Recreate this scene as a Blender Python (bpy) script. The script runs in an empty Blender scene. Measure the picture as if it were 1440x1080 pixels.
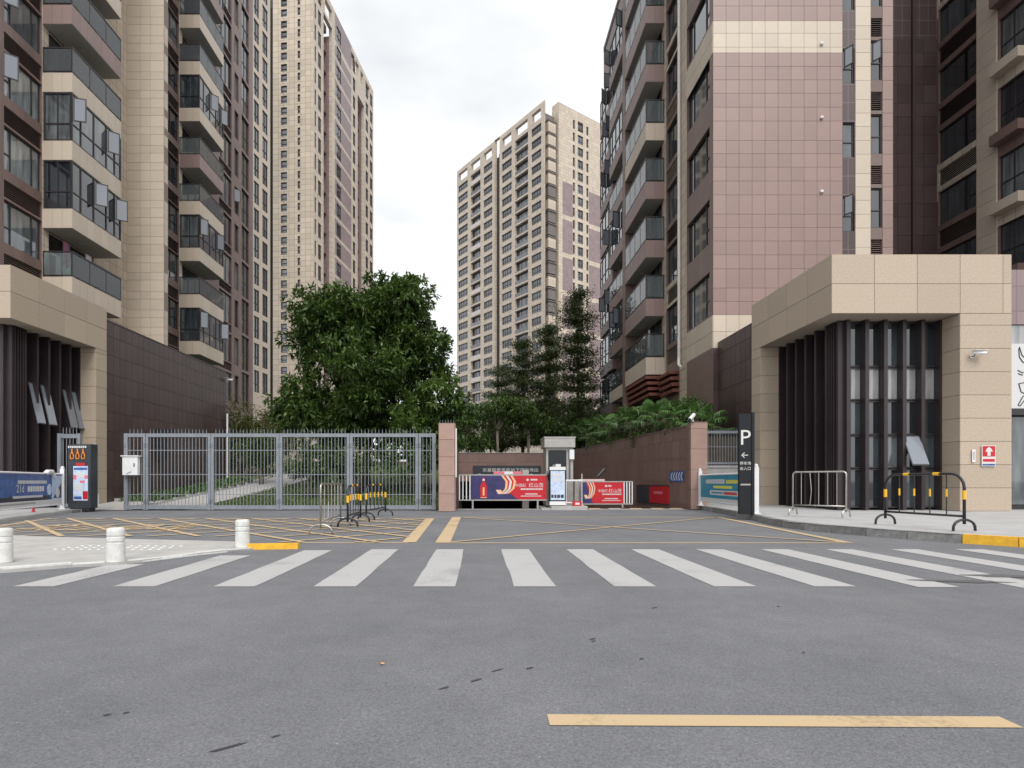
import bpy, bmesh, math, random
import numpy as np
from mathutils import Vector, Matrix
R = math.radians
random.seed(7); rng = np.random.default_rng(7)
scene = bpy.context.scene
COL = scene.collection

# ------------------------------------------------------------------ camera
F, CX, CY, CH = 800.0, 672.0, 677.0, 1.05       # focal length, vanishing point in photo pixels, eye height
cam = bpy.data.cameras.new('camera'); camo = bpy.data.objects.new('camera', cam); COL.objects.link(camo)
camo.location = (0, 0, CH); camo.rotation_euler = (R(90), 0, 0)
cam.sensor_width = 36.0; cam.lens = 36.0 * F / 1440
cam.shift_x = (720 - CX) / 1440; cam.shift_y = (CY - 540) / 1440
cam.clip_start = 0.05; cam.clip_end = 3000
scene.camera = camo
# ------------------------------------------------------------------ sky and sun (bright overcast)
world = bpy.data.worlds.new('World'); scene.world = world; world.use_nodes = True
nt = world.node_tree; nt.nodes.clear()
wo = nt.nodes.new('ShaderNodeOutputWorld'); bg = nt.nodes.new('ShaderNodeBackground')
sky = nt.nodes.new('ShaderNodeTexSky'); sky.sky_type = 'NISHITA'; sky.sun_disc = False
sky.sun_elevation = R(48); sky.sun_rotation = R(165); sky.dust_density = 3.0
hs = nt.nodes.new('ShaderNodeHueSaturation'); hs.inputs['Saturation'].default_value = 0.15
nz = nt.nodes.new('ShaderNodeTexNoise'); nz.inputs['Scale'].default_value = 2.6; nz.inputs['Detail'].default_value = 4
tc = nt.nodes.new('ShaderNodeTexCoord'); mp = nt.nodes.new('ShaderNodeMapping'); mp.inputs['Scale'].default_value = (1, 1, 2.2)
rp = nt.nodes.new('ShaderNodeValToRGB'); rp.color_ramp.elements[0].position = .3; rp.color_ramp.elements[1].position = .64
rp.color_ramp.elements[0].color = (.53, .545, .565, 1); rp.color_ramp.elements[1].color = (.82, .83, .845, 1)
sc_ = nt.nodes.new('ShaderNodeVectorMath'); sc_.operation = 'SCALE'; sc_.inputs['Scale'].default_value = 10.0
mx = nt.nodes.new('ShaderNodeMix'); mx.data_type = 'RGBA'; mx.inputs[0].default_value = 0.86
L = nt.links.new
L(tc.outputs['Generated'], mp.inputs['Vector']); L(mp.outputs[0], nz.inputs['Vector']); L(nz.outputs['Fac'], rp.inputs[0])
L(rp.outputs[0], sc_.inputs[0]); L(sky.outputs[0], hs.inputs['Color']); L(hs.outputs[0], mx.inputs[6]); L(sc_.outputs[0], mx.inputs[7])
L(mx.outputs[2], bg.inputs['Color']); bg.inputs['Strength'].default_value = 0.1; L(bg.outputs[0], wo.inputs[0])
sun = bpy.data.lights.new('sun', 'SUN'); sun.energy = 1.5; sun.angle = R(35); sun.color = (1, .965, .92)
suno = bpy.data.objects.new('sun', sun); COL.objects.link(suno)
suno.rotation_euler = Vector((-.16, .62, -.78)).to_track_quat('-Z', 'Y').to_euler(); suno.location = (20, -30, 60)
vs = scene.view_settings; vs.view_transform = 'Standard'; vs.look = 'None'; vs.exposure = 0.76; vs.gamma = 1; vs.use_curve_mapping = False

# ------------------------------------------------------------------ helpers: materials
MATS = {}
def mat(name, col, rough=.7, metal=0, var=0.0, noise=0, nscale=8, bump=0, spec=.5, coord='Object', objrand=0, col2=None):
    """principled surface with noise mottling, per-object tint and fine bump"""
    if name in MATS: return MATS[name]
    m = bpy.data.materials.new(name); m.use_nodes = True; n = m.node_tree; b = n.nodes['Principled BSDF']
    b.inputs['Roughness'].default_value = rough; b.inputs['Metallic'].default_value = metal
    b.inputs['Specular IOR Level'].default_value = spec
    c = col if len(col) == 4 else (*col, 1)
    b.inputs['Base Color'].default_value = c
    src = None
    if noise or col2:
        t = n.nodes.new('ShaderNodeTexCoord'); z = n.nodes.new('ShaderNodeTexNoise')
        z.inputs['Scale'].default_value = nscale; z.inputs['Detail'].default_value = 6; z.inputs['Roughness'].default_value = .65
        n.links.new(t.outputs[coord], z.inputs['Vector'])
        r = n.nodes.new('ShaderNodeValToRGB'); r.color_ramp.elements[0].position = .32; r.color_ramp.elements[1].position = .68
        a = [max(0, x * (1 - noise)) for x in c[:3]]; d = [min(1, x * (1 + noise)) for x in c[:3]]
        r.color_ramp.elements[0].color = (*(col2 or a), 1); r.color_ramp.elements[1].color = (*d, 1)
        n.links.new(z.outputs['Fac'], r.inputs[0]); src = r.outputs[0]
        if bump:
            bp = n.nodes.new('ShaderNodeBump'); bp.inputs['Strength'].default_value = bump; bp.inputs['Distance'].default_value = .02
            n.links.new(z.outputs['Fac'], bp.inputs['Height']); n.links.new(bp.outputs[0], b.inputs['Normal'])
    if objrand:
        oi = n.nodes.new('ShaderNodeObjectInfo'); mr = n.nodes.new('ShaderNodeMapRange')
        mr.inputs['To Min'].default_value = 1 - objrand; mr.inputs['To Max'].default_value = 1 + objrand
        n.links.new(oi.outputs['Random'], mr.inputs['Value'])
        vm = n.nodes.new('ShaderNodeVectorMath'); vm.operation = 'SCALE'
        if src: n.links.new(src, vm.inputs[0])
        else: vm.inputs[0].default_value = c[:3]
        n.links.new(mr.outputs[0], vm.inputs['Scale']); src = vm.outputs[0]
    if src: n.links.new(src, b.inputs['Base Color'])
    MATS[name] = m; return m

def tilemat(name, col, joint, w, h, jw=.014, rough=.45, var=.1, off=(0, 0)):
    """cladding seen too far away to pick the tiles apart: joints on metric UVs"""
    if name in MATS: return MATS[name]
    m = bpy.data.materials.new(name); m.use_nodes = True; n = m.node_tree; b = n.nodes['Principled BSDF']
    b.inputs['Roughness'].default_value = rough
    uv = n.nodes.new('ShaderNodeUVMap'); uv.uv_map = 'UVMap'
    k = n.nodes.new('ShaderNodeTexBrick'); k.offset = 0; k.squash = 1
    k.inputs['Scale'].default_value = 1; k.inputs['Brick Width'].default_value = w; k.inputs['Row Height'].default_value = h
    k.inputs['Mortar Size'].default_value = jw; k.inputs['Mortar Smooth'].default_value = .1
    k.inputs['Color1'].default_value = (*[x * (1 - var) for x in col], 1); k.inputs['Color2'].default_value = (*[min(1, x * (1 + var)) for x in col], 1)
    k.inputs['Mortar'].default_value = (*joint, 1); k.inputs['Bias'].default_value = 0
    mp_ = n.nodes.new('ShaderNodeMapping'); mp_.inputs['Location'].default_value = (off[0], off[1], 0)
    n.links.new(uv.outputs[0], mp_.inputs[0]); n.links.new(mp_.outputs[0], k.inputs['Vector'])
    z = n.nodes.new('ShaderNodeTexNoise'); z.inputs['Scale'].default_value = .35; z.inputs['Detail'].default_value = 5
    tco = n.nodes.new('ShaderNodeTexCoord'); n.links.new(tco.outputs['Object'], z.inputs['Vector'])
    mr = n.nodes.new('ShaderNodeMapRange'); mr.inputs['To Min'].default_value = .86; mr.inputs['To Max'].default_value = 1.12
    n.links.new(z.outputs['Fac'], mr.inputs['Value'])
    vm = n.nodes.new('ShaderNodeVectorMath'); vm.operation = 'SCALE'
    n.links.new(k.outputs['Color'], vm.inputs[0]); n.links.new(mr.outputs[0], vm.inputs['Scale']); n.links.new(vm.outputs[0], b.inputs['Base Color'])
    MATS[name] = m; return m

def glassmat(name, tint, opac, rough=.03):
    m = bpy.data.materials.new(name); m.use_nodes = True; n = m.node_tree; n.nodes.clear()
    o = n.nodes.new('ShaderNodeOutputMaterial'); tr = n.nodes.new('ShaderNodeBsdfTransparent'); tr.inputs[0].default_value = (*tint, 1)
    df = n.nodes.new('ShaderNodeBsdfDiffuse'); df.inputs[0].default_value = (.35, .38, .4, 1)
    gl = n.nodes.new('ShaderNodeBsdfGlossy'); gl.inputs['Roughness'].default_value = rough
    m1 = n.nodes.new('ShaderNodeMixShader'); m1.inputs[0].default_value = opac
    fr = n.nodes.new('ShaderNodeFresnel'); fr.inputs[0].default_value = 1.5
    m2 = n.nodes.new('ShaderNodeMixShader')
    n.links.new(tr.outputs[0], m1.inputs[1]); n.links.new(df.outputs[0], m1.inputs[2])
    n.links.new(fr.outputs[0], m2.inputs[0]); n.links.new(m1.outputs[0], m2.inputs[1]); n.links.new(gl.outputs[0], m2.inputs[2])
    n.links.new(m2.outputs[0], o.inputs[0]); MATS[name] = m; return m

def panemat(name, cols, wave=0):
    """dark window glass with rooms / curtains of differing tone behind it (tone drawn per pane)"""
    m = bpy.data.materials.new(name); m.use_nodes = True; n = m.node_tree; b = n.nodes['Principled BSDF']
    b.inputs['Roughness'].default_value = .04; b.inputs['Specular IOR Level'].default_value = .7; b.inputs['IOR'].default_value = 1.85
    oi = n.nodes.new('ShaderNodeObjectInfo'); r = n.nodes.new('ShaderNodeValToRGB'); r.color_ramp.interpolation = 'CONSTANT'
    e = r.color_ramp.elements
    while len(e) < len(cols): e.new(.5)
    for i, c in enumerate(cols): e[i].position = i / len(cols); e[i].color = (*c, 1)
    n.links.new(oi.outputs['Random'], r.inputs[0]); src = r.outputs[0]
    t = n.nodes.new('ShaderNodeTexCoord'); z = n.nodes.new('ShaderNodeTexNoise'); z.inputs['Scale'].default_value = 1.1; z.inputs['Detail'].default_value = 3
    mp_ = n.nodes.new('ShaderNodeMapping'); mp_.inputs['Scale'].default_value = (3.0, 1, .5)
    n.links.new(t.outputs['Object'], mp_.inputs[0]); n.links.new(mp_.outputs[0], z.inputs['Vector'])
    mr = n.nodes.new('ShaderNodeMapRange'); mr.inputs['From Min'].default_value = .3; mr.inputs['From Max'].default_value = .7
    mr.inputs['To Min'].default_value = .35; mr.inputs['To Max'].default_value = 1.6
    n.links.new(z.outputs['Fac'], mr.inputs['Value'])
    vm = n.nodes.new('ShaderNodeVectorMath'); vm.operation = 'SCALE'
    n.links.new(src, vm.inputs[0]); n.links.new(mr.outputs[0], vm.inputs['Scale']); n.links.new(vm.outputs[0], b.inputs['Base Color'])
    MATS[name] = m; return m

def leafmat(name, c1, c2, trans=.25):
    m = bpy.data.materials.new(name); m.use_nodes = True; n = m.node_tree; n.nodes.clear()
    o = n.nodes.new('ShaderNodeOutputMaterial'); a = n.nodes.new('ShaderNodeAttribute'); a.attribute_name = 'tint'
    r = n.nodes.new('ShaderNodeValToRGB'); r.color_ramp.elements[0].color = (*c1, 1); r.color_ramp.elements[1].color = (*c2, 1)
    n.links.new(a.outputs['Fac'], r.inputs[0])
    p = n.nodes.new('ShaderNodeBsdfPrincipled'); p.inputs['Roughness'].default_value = .42; p.inputs['Specular IOR Level'].default_value = .45
    tl = n.nodes.new('ShaderNodeBsdfTranslucent'); x = n.nodes.new('ShaderNodeMixShader'); x.inputs[0].default_value = trans
    n.links.new(r.outputs[0], p.inputs['Base Color']); n.links.new(r.outputs[0], tl.inputs[0])
    n.links.new(p.outputs[0], x.inputs[1]); n.links.new(tl.outputs[0], x.inputs[2]); n.links.new(x.outputs[0], o.inputs[0])
    MATS[name] = m; return m

# ------------------------------------------------------------------ materials
def asphalt():
    m = bpy.data.materials.new('asphalt'); m.use_nodes = True; n = m.node_tree; b = n.nodes['Principled BSDF']; b.inputs['Roughness'].default_value = .85
    t = n.nodes.new('ShaderNodeTexCoord')
    def noise(s, d=4, ro=.6):
        z = n.nodes.new('ShaderNodeTexNoise'); z.inputs['Scale'].default_value = s; z.inputs['Detail'].default_value = d; z.inputs['Roughness'].default_value = ro
        n.links.new(t.outputs['Object'], z.inputs['Vector']); return z
    def ramp(z, p0, p1, c0, c1):
        r = n.nodes.new('ShaderNodeValToRGB'); e = r.color_ramp.elements; e[0].position = p0; e[1].position = p1
        e[0].color = (*c0, 1); e[1].color = (*c1, 1); n.links.new(z.outputs['Fac'], r.inputs[0]); return r
    big = ramp(noise(.55, 7, .68), .36, .66, (.135, .138, .148), (.174, .177, .188))
    v = n.nodes.new('ShaderNodeTexVoronoi'); v.inputs['Scale'].default_value = 150; n.links.new(t.outputs['Object'], v.inputs['Vector'])
    r2 = n.nodes.new('ShaderNodeValToRGB'); e = r2.color_ramp.elements; e[0].position = 0; e[1].position = 1
    e[0].color = (.70, .70, .71, 1); e[1].color = (1.26, 1.26, 1.25, 1); n.links.new(v.outputs['Color'], r2.inputs[0])
    fine = ramp(noise(60, 3, .7), .33, .66, (.80, .80, .81), (1.14, 1.14, 1.14))
    a = n.nodes.new('ShaderNodeVectorMath'); a.operation = 'MULTIPLY'; n.links.new(big.outputs[0], a.inputs[0]); n.links.new(r2.outputs[0], a.inputs[1])
    c = n.nodes.new('ShaderNodeVectorMath'); c.operation = 'MULTIPLY'; n.links.new(a.outputs[0], c.inputs[0]); n.links.new(fine.outputs[0], c.inputs[1])
    md = ramp(noise(3.2, 5, .7), .36, .64, (.94, .94, .945), (1.05, 1.05, 1.05))
    c2 = n.nodes.new('ShaderNodeVectorMath'); c2.operation = 'MULTIPLY'; n.links.new(c.outputs[0], c2.inputs[0]); n.links.new(md.outputs[0], c2.inputs[1])
    sv = n.nodes.new('ShaderNodeTexVoronoi'); sv.inputs['Scale'].default_value = 9; n.links.new(t.outputs['Object'], sv.inputs['Vector'])
    sr = n.nodes.new('ShaderNodeValToRGB'); sr.color_ramp.elements[0].position = .045; sr.color_ramp.elements[1].position = .06; sr.color_ramp.elements[0].color = (1.7, 1.68, 1.62, 1); sr.color_ramp.elements[1].color = (1, 1, 1, 1); n.links.new(sv.outputs['Distance'], sr.inputs[0])
    c3 = n.nodes.new('ShaderNodeVectorMath'); c3.operation = 'MULTIPLY'; n.links.new(c2.outputs[0], c3.inputs[0]); n.links.new(sr.outputs[0], c3.inputs[1])
    n.links.new(c3.outputs[0], b.inputs['Base Color'])
    bp = n.nodes.new('ShaderNodeBump'); bp.inputs['Strength'].default_value = .3; bp.inputs['Distance'].default_value = .005
    n.links.new(v.outputs['Distance'], bp.inputs['Height']); n.links.new(bp.outputs[0], b.inputs['Normal'])
    MATS['asphalt'] = m; return m
asphalt()
def paint(name, col):
    """worn road paint: aggregate shows through where it has rubbed off"""
    m = bpy.data.materials.new(name); m.use_nodes = True; n = m.node_tree; b = n.nodes['Principled BSDF']; b.inputs['Roughness'].default_value = .75
    t = n.nodes.new('ShaderNodeTexCoord')
    z = n.nodes.new('ShaderNodeTexNoise'); z.inputs['Scale'].default_value = 26; z.inputs['Detail'].default_value = 8; z.inputs['Roughness'].default_value = .75
    y = n.nodes.new('ShaderNodeTexNoise'); y.inputs['Scale'].default_value = 1.3; y.inputs['Detail'].default_value = 3
    n.links.new(t.outputs['Object'], z.inputs['Vector']); n.links.new(t.outputs['Object'], y.inputs['Vector'])
    ad = n.nodes.new('ShaderNodeMath'); ad.operation = 'ADD'; n.links.new(z.outputs['Fac'], ad.inputs[0]); n.links.new(y.outputs['Fac'], ad.inputs[1])
    r = n.nodes.new('ShaderNodeValToRGB'); e = r.color_ramp.elements; e[0].position = .66; e[1].position = .86
    ad2 = n.nodes.new('ShaderNodeMath'); ad2.operation = 'MULTIPLY'; ad2.inputs[1].default_value = .93; n.links.new(ad.outputs[0], ad2.inputs[0])
    e[0].color = (col[0] * .68, col[1] * .68, col[2] * .7, 1); e[1].color = (*col, 1); n.links.new(ad2.outputs[0], r.inputs[0]); n.links.new(r.outputs[0], b.inputs['Base Color'])
    MATS[name] = m; return m
paint('white_paint', (.41, .405, .40)); paint('yellow_paint', (.50, .375, .225))
CREAM, BROWN, DARKB = (.54, .46, .37), (.185, .122, .106), (.066, .042, .040)
mat('cream_tile', CREAM, .5, objrand=.05, noise=.05, nscale=.8); mat('pink_tile_lit', (.275, .185, .165), .45, objrand=.07, noise=.05, nscale=.9)  # tower front: the side's brown tile, with the lit tone put into its colour
mat('cream_plain', CREAM, .55, noise=.06, nscale=.6); mat('brown_plain', BROWN, .5, noise=.08, nscale=.6)
mat('podium_tile', DARKB, .4, objrand=.16, noise=.1, nscale=1.5); mat('ramp_tile', (.20, .125, .105), .45, objrand=.1, noise=.1, nscale=2)
mat('pillar_tile', (.36, .235, .195), .5, objrand=.05, noise=.08, nscale=3)
tilemat('cream_wall', CREAM, (.27, .22, .17), .56, .5, .016); tilemat('brown_wall', BROWN, (.13, .09, .085), .56, .6, .012)
tilemat('dark_wall', DARKB, (.16, .13, .13), .45, .78, .012); tilemat('mauve_wall', (.26, .195, .195), (.2, .15, .15), .9, .75, .02)
tilemat('far_cream', (.56, .48, .385), (.33, .27, .21), .8, .75, .03)
mat('grout', (.19, .145, .13), .9); mat('grout_light', (.30, .26, .24), .9); mat('grout_cream', (.25, .2, .155), .9)
g = mat('granite', (.50, .415, .325), .55, noise=.0, objrand=.06, col2=(.37, .295, .22), nscale=24, bump=.05)
mat('soffit', (.34, .28, .22), .8, noise=.1); mat('concrete', (.40, .39, .375), .85, noise=.14, nscale=2.5, bump=.1)
mat('paving', (.40, .395, .39), .8, noise=.12, nscale=1.4, bump=.05); mat('kerb_granite', (.21, .21, .205), .8, noise=.3, nscale=9, objrand=.22, bump=.15)
mat('kerb_yellow', (.75, .42, .03), .6, noise=.18, nscale=7); mat('old_white', (.62, .62, .60), .75, noise=.14, nscale=11, bump=.2)
mat('frame', (.030, .026, .028), .4, noise=.1); mat('fin', (.034, .024, .027), .38, noise=.15, nscale=3); mat('gate_metal', (.235, .255, .285), .48, metal=.2, noise=.12, nscale=4)
mat('steel', (.48, .46, .43), .32, metal=.9, noise=.15, nscale=12); mat('black_metal', (.022, .022, .025), .4, noise=.2, nscale=9); mat('signal_yellow', (.85, .48, .02), .45)
mat('white_metal', (.72, .72, .73), .4, noise=.06, nscale=5); mat('dark_sign', (.012, .014, .019), .6, noise=.1, spec=.3); mat('sign_text', (.62, .62, .60), .5)
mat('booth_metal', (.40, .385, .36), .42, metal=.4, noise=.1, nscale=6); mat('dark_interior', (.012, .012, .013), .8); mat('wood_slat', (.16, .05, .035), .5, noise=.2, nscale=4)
mat('red', (.50, .012, .022), .4, noise=.08, nscale=5); mat('navy', (.035, .03, .12), .4, noise=.4, nscale=3); mat('teal', (.012, .25, .38), .4, noise=.08); mat('gold', (.80, .46, .22), .4)
mat('white_print', (.62, .615, .61), .5); mat('yellow_print', (.80, .72, .06), .5); mat('blue_print', (.04, .10, .30), .4, noise=.5, nscale=4); mat('pale_print', (.52, .62, .78), .3, noise=.25, nscale=5)
mat('pink_print', (.70, .18, .25), .4); mat('orange_print', (.78, .26, .03), .5); mat('bar_pale', (.74, .55, .53), .5); mat('slate', (.030, .036, .044), .5, noise=.2)
mat('bark', (.11, .085, .065), .9, noise=.3, nscale=12, bump=.4); mat('pale_bark', (.36, .31, .25), .85, noise=.2, nscale=10); mat('soil', (.07, .055, .04), .95, noise=.3)
mat('lawn_ground', (.075, .105, .032), .95, noise=.35, nscale=4); mat('pvc', (.66, .63, .58), .45, noise=.06); mat('cloth_a', (.60, .55, .55), .9); mat('cloth_b', (.07, .09, .17), .9); mat('cloth_c', (.45, .05, .05), .9)
mat('balcony_in', (.16, .145, .13), .85, noise=.1); mat('balcony_ceiling', (.34, .33, .31), .9, noise=.08); mat('tar', (.05, .05, .052), .8); mat('wet', (.10, .10, .105), .6, noise=.2); mat('dust', (.24, .235, .225), .9, noise=.2)
mat('leaf_litter', (.65, .36, .12), .7); mat('roof_dark', (.18, .17, .17), .9); mat('screen_dark', (.01, .012, .016), .15)
glassmat('rail_glass', (.80, .88, .86), .22)
panemat('pane', [(.010, .013, .017), (.018, .024, .030), (.008, .010, .012), (.035, .045, .052), (.014, .018, .024), (.085, .095, .10)])
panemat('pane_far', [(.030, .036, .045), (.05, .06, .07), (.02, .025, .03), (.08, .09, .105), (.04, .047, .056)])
panemat('pane_curtain', [(.12, .14, .15), (.2, .22, .22), (.09, .11, .12)]); panemat('frosted', [(.20, .20, .205), (.23, .23, .235)])
mat('sash_pane', (.20, .22, .25), .06, spec=.9)
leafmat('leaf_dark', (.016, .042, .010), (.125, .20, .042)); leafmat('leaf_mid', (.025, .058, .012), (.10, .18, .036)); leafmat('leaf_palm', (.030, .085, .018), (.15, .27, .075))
leafmat('leaf_bamboo', (.04, .055, .014), (.17, .17, .045)); leafmat('leaf_needle', (.028, .048, .016), (.11, .14, .045)); leafmat('grass', (.04, .07, .015), (.12, .16, .04))

# ------------------------------------------------------------------ helpers: meshes and objects
class MB:
    def __init__(s): s.v, s.f, s.m = [], [], []
    def quad(s, a, b, c, d, m=0):
        i = len(s.v); s.v += [tuple(a), tuple(b), tuple(c), tuple(d)]; s.f.append((i, i+1, i+2, i+3)); s.m.append(m); return s
    def poly(s, pts, m=0):
        i = len(s.v); s.v += [tuple(p) for p in pts]; s.f.append(tuple(range(i, i + len(pts)))); s.m.append(m); return s
    def box(s, x0, x1, y0, y1, z0, z1, m=0):
        i = len(s.v)
        s.v += [(x0,y0,z0),(x1,y0,z0),(x1,y1,z0),(x0,y1,z0),(x0,y0,z1),(x1,y0,z1),(x1,y1,z1),(x0,y1,z1)]
        for q in ((0,3,2,1),(4,5,6,7),(0,1,5,4),(1,2,6,5),(2,3,7,6),(3,0,4,7)): s.f.append(tuple(i+k for k in q)); s.m.append(m)
        return s
    def prism(s, pts, z0, z1, m=0):                      # pts counter-clockwise in x,y
        i = len(s.v); n = len(pts)
        s.v += [(p[0], p[1], z0) for p in pts] + [(p[0], p[1], z1) for p in pts]
        s.f += [tuple(i + k for k in range(n-1, -1, -1)), tuple(i + n + k for k in range(n))]; s.m += [m, m]
        for k in range(n):
            j = (k+1) % n; s.f.append((i+k, i+j, i+n+j, i+n+k)); s.m.append(m)
        return s
    def tube(s, pts, r, n=8, m=0, cap=True):
        pts = [Vector(p) for p in pts]; rs = r if isinstance(r, (list, tuple)) else [r] * len(pts); base = len(s.v)
        for k, p in enumerate(pts):
            d = (pts[min(k+1, len(pts)-1)] - pts[max(k-1, 0)]).normalized()
            a = d.orthogonal().normalized() if k == 0 else (a - d * a.dot(d)).normalized()
            b = d.cross(a)
            for j in range(n):
                t = 2*math.pi*j/n; s.v.append(tuple(p + (a*math.cos(t) + b*math.sin(t)) * rs[k]))
        for k in range(len(pts)-1):
            for j in range(n):
                s.f.append((base+k*n+j, base+k*n+(j+1)%n, base+(k+1)*n+(j+1)%n, base+(k+1)*n+j)); s.m.append(m)
        if cap:
            s.f.append(tuple(base + j for j in range(n-1, -1, -1))); s.m.append(m)
            e = base + (len(pts)-1)*n; s.f.append(tuple(e + j for j in range(n))); s.m.append(m)
        return s
    def lathe(s, prof, n=20, m=0, c=(0, 0)):
        base = len(s.v)
        for r, z in prof:
            for j in range(n):
                t = 2*math.pi*j/n; s.v.append((c[0] + r*math.cos(t), c[1] + r*math.sin(t), z))
        for k in range(len(prof)-1):
            for j in range(n):
                s.f.append((base+k*n+j, base+k*n+(j+1)%n, base+(k+1)*n+(j+1)%n, base+(k+1)*n+j)); s.m.append(m)
        s.f.append(tuple(base + j for j in range(n-1, -1, -1))); s.m.append(m)
        e = base + (len(prof)-1)*n; s.f.append(tuple(e + j for j in range(n))); s.m.append(m)
        return s
    def mesh(s, name, mats, smooth=False):
        me = bpy.data.meshes.new(name); me.from_pydata(s.v, [], s.f)
        for q in (mats if isinstance(mats, (list, tuple)) else [mats]): me.materials.append(MATS[q])
        me.polygons.foreach_set('material_index', s.m)
        if smooth: me.polygons.foreach_set('use_smooth', [True]*len(s.f))
        uv = me.uv_layers.new(name='UVMap'); co = s.v; dat = np.zeros((len(me.loops), 2), dtype=np.float32); li = 0
        for p in me.polygons:
            nx, ny, nz_ = (abs(q) for q in p.normal)
            for vi in p.vertices:
                x, y, z = co[vi]
                dat[li] = (x, y) if nz_ > .7 else ((y, z) if nx > ny else (x, z)); li += 1
        uv.data.foreach_set('uv', dat.ravel()); me.update(); return me
    def build(s, name, mats, parent=None, loc=(0,0,0), rz=0, smooth=False):
        return add(name, s.mesh(name, mats, smooth), parent, loc, rz)

def add(name, me, parent=None, loc=(0,0,0), rz=0, rot=None):
    o = bpy.data.objects.new(name, me); COL.objects.link(o); o.location = loc; o.rotation_euler = rot or (0,0,rz)
    if parent: o.parent = parent
    return o
def tag(o, label=None, cat=None, group=None, kind=None):
    if label: o['label'] = label
    if cat: o['category'] = cat
    if group: o['group'] = group
    if kind: o['kind'] = kind
    return o
def thing(name, label, cat, loc=(0,0,0), rz=0, group=None):
    return tag(add(name, None, None, loc, rz), label, cat, group)
CACHE = {}
def boxmesh(name, w, d, h, m):
    """box w wide (x), d thick (y from 0 back), h tall, shared between alike pieces"""
    k = (round(w,3), round(d,3), round(h,3), m)
    if k not in CACHE: CACHE[k] = MB().box(0, w, 0, d, 0, h).mesh(name, m)
    return CACHE[k]
def copy_tree(o, parent=None):
    c = o.copy(); COL.objects.link(c); c.parent = parent
    for ch in list(o.children): copy_tree(ch, c)
    return c
def px(x, y, Y): return Vector(((x - CX) * Y / F, Y, CH + (CY - y) * Y / F))       # point seen at a pixel, Y metres off
def gx(x, y, z=0.0): Y = F * (CH - z) / (y - CY); return Vector(((x - CX) * Y / F, Y, z))   # pixel on a level surface at z

class Face:
    """a vertical wall plane: u runs left to right as one faces it, v is height, n outwards"""
    def __init__(s, root, o, theta):
        s.root, s.t = root, theta; s.o = Vector((o[0], o[1], 0)); s.u = Vector((math.cos(theta), math.sin(theta), 0)); s.n = Vector((math.sin(theta), -math.cos(theta), 0))
        s.base = Vector(root.location) if root else Vector((0,0,0))
    def at(s, u, v, n=0): return s.o + s.u*u + s.n*n + Vector((0,0,v))
    def put(s, name, me, u, v, n=0, parent=None):
        return add(name, me, parent or s.root, s.at(u, v, n) - s.base, s.t)
    def box(s, name, u0, u1, v0, v1, n0, n1, m, parent=None):      # n1 = outer face
        return s.put(name, boxmesh(name, u1-u0, n1-n0, v1-v0, m), u0, v0, n1, parent)
    def ux(s, x):                                                   # u where the photo's column x meets the plane
        a = (x - CX) / F; return (a*s.o.y - s.o.x) / (s.u.x - a*s.u.y)
    def vy(s, u, y): p = s.at(u, 0); return CH + (CY - y) * p.y / F

def wall_mesh(name, u0, u1, v0, v1, holes, matfn, mats, ub=(), vb=(), depth=.22):
    """wall skin with real openings (reveals included) in local x,z; outer face y=0"""
    us = sorted({round(q,4) for q in [u0,u1,*ub,*[h[0] for h in holes],*[h[1] for h in holes]] if u0-1e-6<=q<=u1+1e-6})
    vs_ = sorted({round(q,4) for q in [v0,v1,*vb,*[h[2] for h in holes],*[h[3] for h in holes]] if v0-1e-6<=q<=v1+1e-6})
    b = MB()
    for i in range(len(us)-1):
        uc = (us[i]+us[i+1])/2; hs_ = [h for h in holes if h[0] < uc < h[1]]
        for j in range(len(vs_)-1):
            vc = (vs_[j]+vs_[j+1])/2
            if any(h[2] < vc < h[3] for h in hs_): continue
            b.quad((us[i],0,vs_[j]),(us[i+1],0,vs_[j]),(us[i+1],0,vs_[j+1]),(us[i],0,vs_[j+1]), matfn(uc, vc))
    for h in holes:
        a,c,d,e = h[:4]; w = matfn(a-.01, (d+e)/2)
        b.quad((a,0,d),(a,0,e),(a,depth,e),(a,depth,d), w); b.quad((c,0,e),(c,0,d),(c,depth,d),(c,depth,e), w)
        b.quad((a,0,e),(c,0,e),(c,depth,e),(a,depth,e), w); b.quad((c,0,d),(a,0,d),(a,depth,d),(c,depth,d), w)
    return b.mesh(name, mats)

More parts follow.
